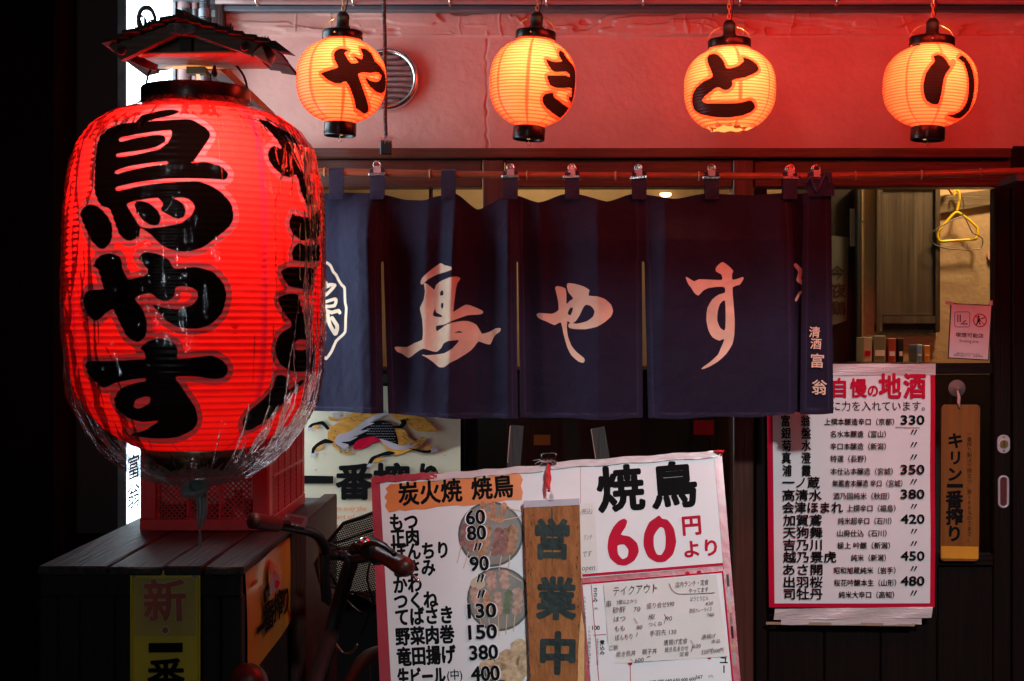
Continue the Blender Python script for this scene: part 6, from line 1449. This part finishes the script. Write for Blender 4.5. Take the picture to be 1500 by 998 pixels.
# wooden beer tag with suction cup
tg_ = thing('wooden_tag', 'narrow varnished wooden tag lettered キリン一番搾り with a yellow band, hanging on the door glass', 'sign', PG.at(1405, 822))
PT = Plane((0, 4.285, 0), (0, -1, 0))
slab(PT, [(x + .008 * (820 - y), y) for x, y in rr(1377.5, 593, 1434, 822, 6)], -.008).build('plank', M['tag_wood'], tg_)
slab(PT, [(1378.5, 800), (1433, 801), (1433, 819), (1379, 818)], .0006, off=.0002).build('yellow_band', M['yellow_print'], tg_)
letters(tg_, PT, M['ink'], ('キ', 1399.5, 646, 24), ('リ', 1399.5, 671, 22), ('ン', 1399, 695, 23), ('番', 1398, 732, 27, dict(sx=.95)), ('搾', 1398, 757, 26), ('り', 1398, 782, 25), bold=.065, off=.0008)
slab(PT, [(1387, 709), (1410.5, 709), (1410.5, 714.5), (1387, 714.5)], .0004, off=.0006).build('stroke', M['ink'], tg_)
letters(tg_, PT, M['ink'], ('一番搾り製法で際立つ、麦100%のうまさ。', 1420, 713, 7.7, dict(vert=True)), bold=.004, off=.0008)
m = MB(); m.tube([PT.at(a, b, .004) for a, b in ((1405, 598), (1403.5, 590), (1404, 582), (1402, 572))], [.002, .005, .0052, .0022], 8); m.build('cord', M['cord_pink'], tg_, True)
m = MB(); m.lathe([(.0001, -.016), (.006, -.015), (.008, -.010), (.022, -.003), (.026, .002)], 24, PG.at(1402, 569, .0), 'y'); m.build('suction_cup', M['suction'], tg_, True)

# ================================================================ BICYCLE
YC = 3.0
bk = thing('bicycle', 'black bicycle with brown red grips and wire mesh basket beside the menu board', 'bicycle', P(500, 900, 3.0)); bk.location.z = 0
def tb(name, pts, r, mt, n=10, par=bk, sm=4):
    q = [P(a, b, y) for a, b, y in pts]
    if sm: q = [Vector(v) for v in smooth_poly([tuple(v) for v in q], sm, False)] if False else q
    if sm and len(q) > 2:
        qq = []
        for i in range(len(q) - 1):
            p0, p1, p2, p3 = q[max(i - 1, 0)], q[i], q[i + 1], q[min(i + 2, len(q) - 1)]
            for k in range(sm): t = k / sm; qq.append(.5 * ((2 * p1) + (p2 - p0) * t + (2 * p0 - 5 * p1 + 4 * p2 - p3) * t * t + (3 * p1 - p0 - 3 * p2 + p3) * t ** 3))
        q = qq + [q[-1]]
    m = MB(); m.tube(q, r, n); return m.build(name, M[mt], par, True)
hb_ = tb('handlebar', [(405, 768, 2.93), (436, 774, 2.98), (462, 782, 3.06), (474, 800, 3.12), (477, 812, 3.16), (500, 814, 3.18), (520, 819, 3.16), (540, 815, 3.10), (556, 812, 3.02), (575, 820, 2.96)], .0115, 'black_gloss')
tb('grip', [(370, 763, 2.86), (388, 766, 2.89), (406, 768, 2.92)], .0165, 'grip_dark', 14)
tb('display_mount', [(436, 772, 2.98), (437, 764, 2.97)], .009, 'black_matte')
dsp = thing('tmp', 'x', 'x') if False else None
DPl = Plane(P(431, 766, 2.95), (0.05, -.75, .62))
o = slab(DPl, [(411, 765), (420, 751.5), (451, 757), (446, 773)], -.012).build('display_unit', M['plastic_grey'], bk)
slab(DPl, [(422, 763), (425, 756), (446, 760), (441.5, 768)], .0006, off=.0004).build('screen', M['screen'], o)
for x, y in ((419.5, 756.5), (414.5, 764.5), (421, 767), (428.5, 768.5), (435, 770)): slab(DPl, [(x - 1.8, y + 1.2), (x + .2, y - 1.6), (x + 2.2, y + 1.4)], .0012, off=.0004).build('button', M['grey_print'], o)
tb('grip', [(553, 808, 3.03), (563, 815, 2.98), (580, 824, 2.93), (592, 830, 2.89), (597, 832, 2.87)], [.019, .019, .0175, .0165, .0165, .0165, .017, .018, .0195, .02, .0205, .0205, .0205, .0205, .019, .013, .008][:17], 'rubber_red', 16)
tb('grip_collar', [(541, 802, 3.06), (556, 811, 3.02)], .026, 'black_matte', 16)
tb('brake_lever', [(530, 801, 3.03), (545, 795, 2.98), (562, 800, 2.92), (578, 812, 2.88)], .006, 'black_gloss', 8)
tb('brake_lever', [(596, 836, 2.90), (603, 842, 2.87), (611, 849, 2.84)], .0035, 'metal', 8)
m = MB(); c = P(612, 850.5, 2.84); m.lathe([(.0001, .005), (.0038, .003), (.005, 0), (.0038, -.003), (.0001, -.005)], 10, c); m.build('lever_end', M['metal'], bk, True)
m = MB(); c = P(534, 797, 3.04); m.lathe([(.0001, .016), (.007, .015), (.013, .010), (.016, .003), (.016, 0), (.0001, 0)], 20, c); m.build('bell', M['metal'], bk, True)
tb('clamp', [(517, 806, 3.10), (524, 800, 3.06), (530, 808, 3.05)], .012, 'black_gloss')
tb('cable', [(524, 800, 3.05), (505, 805, 3.14), (480, 796, 3.2), (468, 806, 3.22), (500, 870, 3.3), (530, 900, 3.3)], .0028, 'black_gloss', 6)
tb('cable', [(545, 815, 3.04), (538, 850, 3.15), (546, 880, 3.25), (530, 930, 3.3)], .0028, 'black_gloss', 6)
tb('stem', [(474, 806, 3.15), (476, 850, 3.15), (478, 878, 3.16), (476, 884, 3.16)], .012, 'black_gloss')
tb('head_tube', [(517, 815, 3.17), (506, 850, 3.2), (492, 900, 3.22), (478, 960, 3.22)], .017, 'black_matte', 12)
tb('fork', [(478, 960, 3.22), (470, 1010, 3.3), (462, 1080, 3.45)], .014, 'black_gloss', 10)
tb('down_tube', [(486, 930, 3.21), (455, 1020, 2.95), (430, 1180, 2.7)], .018, 'black_matte', 10)
tb('fender', [(490, 940, 3.28), (502, 957, 3.26), (514, 956, 3.25), (524, 944, 3.24)], .003, 'metal', 6)
# front wheel and rear wheel, axle below the frame
for (nm, cx, cy, cz, r) in (('wheel', -.36, 3.62, .30, .30), ('wheel', -.62, 2.66, .30, .30)):
    if cy < 3: break
    m = MB(); ax = Vector((.30, 1, 0)).normalized()
    m.tube([Vector((cx, cy, cz)) + ax * r * math.cos(q) + Vector((0, 0, r * math.sin(q))) for q in np.linspace(0, 2 * math.pi, 40)[:-1]], .018, 8, closed=True); w = m.build(nm, M['black_matte'], bk, True)
    m = MB()
    for k in range(16):
        q = k * math.pi / 8; m.tube([(cx, cy, cz), Vector((cx, cy, cz)) + ax * r * math.cos(q) + Vector((0, 0, r * math.sin(q)))], .001, 4)
    m.build('spokes', M['metal'], w, kind='stuff')
# mesh basket: frame wires and a woven mesh of wires
bs = [(480, 795), (503, 767), (556, 748), (572, 748), (572, 900), (520, 872), (468, 852), (462, 826)]
YK2 = 3.34
Bq = [P(a, b, YK2) for a, b in bs]
tb('basket_rim', [(a, b, YK2) for a, b in bs[:4]], .0045, 'black_gloss', 7, sm=0); tb('basket_rim', [(a, b, YK2) for a, b in (bs[0], bs[7], bs[6], bs[5], bs[4])], .0045, 'black_gloss', 7, sm=0)
for a, b in (((476, 800), (570, 770)), ((470, 812), (570, 786)), ((468, 856), (572, 880)), ((500, 830), (530, 822))): tb('basket_wire', [(*a, YK2 - .004), (*b, YK2 - .004)], .0028, 'black_gloss', 6, sm=0)
def inpoly(x, y, poly):
    c = False; n = len(poly)
    for i in range(n):
        (x1, y1), (x2, y2) = poly[i], poly[(i + 1) % n]
        if (y1 > y) != (y2 > y) and x < x1 + (y - y1) * (x2 - x1) / (y2 - y1): c = not c
    return c
m = MB()
def hatch(dx, dy, gap, w):
    L_ = math.hypot(dx, dy); ux, uy = dx / L_, dy / L_; nx, ny = -uy, ux
    for k in range(-80, 80):
        run = None
        for s in np.arange(-110, 110, 1.0):
            x = 518 + nx * k * gap + ux * s; y = 824 + ny * k * gap + uy * s
            if inpoly(x, y, bs): run = run or (x, y); last = (x, y)
            elif run:
                if math.dist(run, last) > 2:
                    a, b = P(*run, YK2 + .002), P(*last, YK2 + .002); m.tube([a, b], w, 3, cap=False)
                run = None
hatch(1, -.30, 3.0, .0018); hatch(.55, 1, 3.0, .0018)
m.build('basket_mesh', M['black_gloss'], bk, kind='stuff')

# unseen tubes added behind the viewer for fill and streaks on the plastic film
ls = thing('added_tubes', 'two unseen white fluorescent tubes on a dark post, added behind the camera for highlights', 'sign', (-1.5, -3.2, 0))
MB().bbox(-1.78, -1.30, -3.30, -3.20, 1.5, 3.3, .01).build('case', M['steel_dark'], ls)
for x_ in (-1.66, -1.42):
    m = MB(); m.tube([(x_, -3.17, 1.2), (x_, -3.17, 3.4)], .018, 10); m.build('fluorescent_tube', M['added_tube_light'], ls, True)
m = MB(); m.tube([(-1.54, -3.25, 0), (-1.54, -3.25, 1.5)], .04, 10); m.build('post', M['steel_dark'], ls, True)
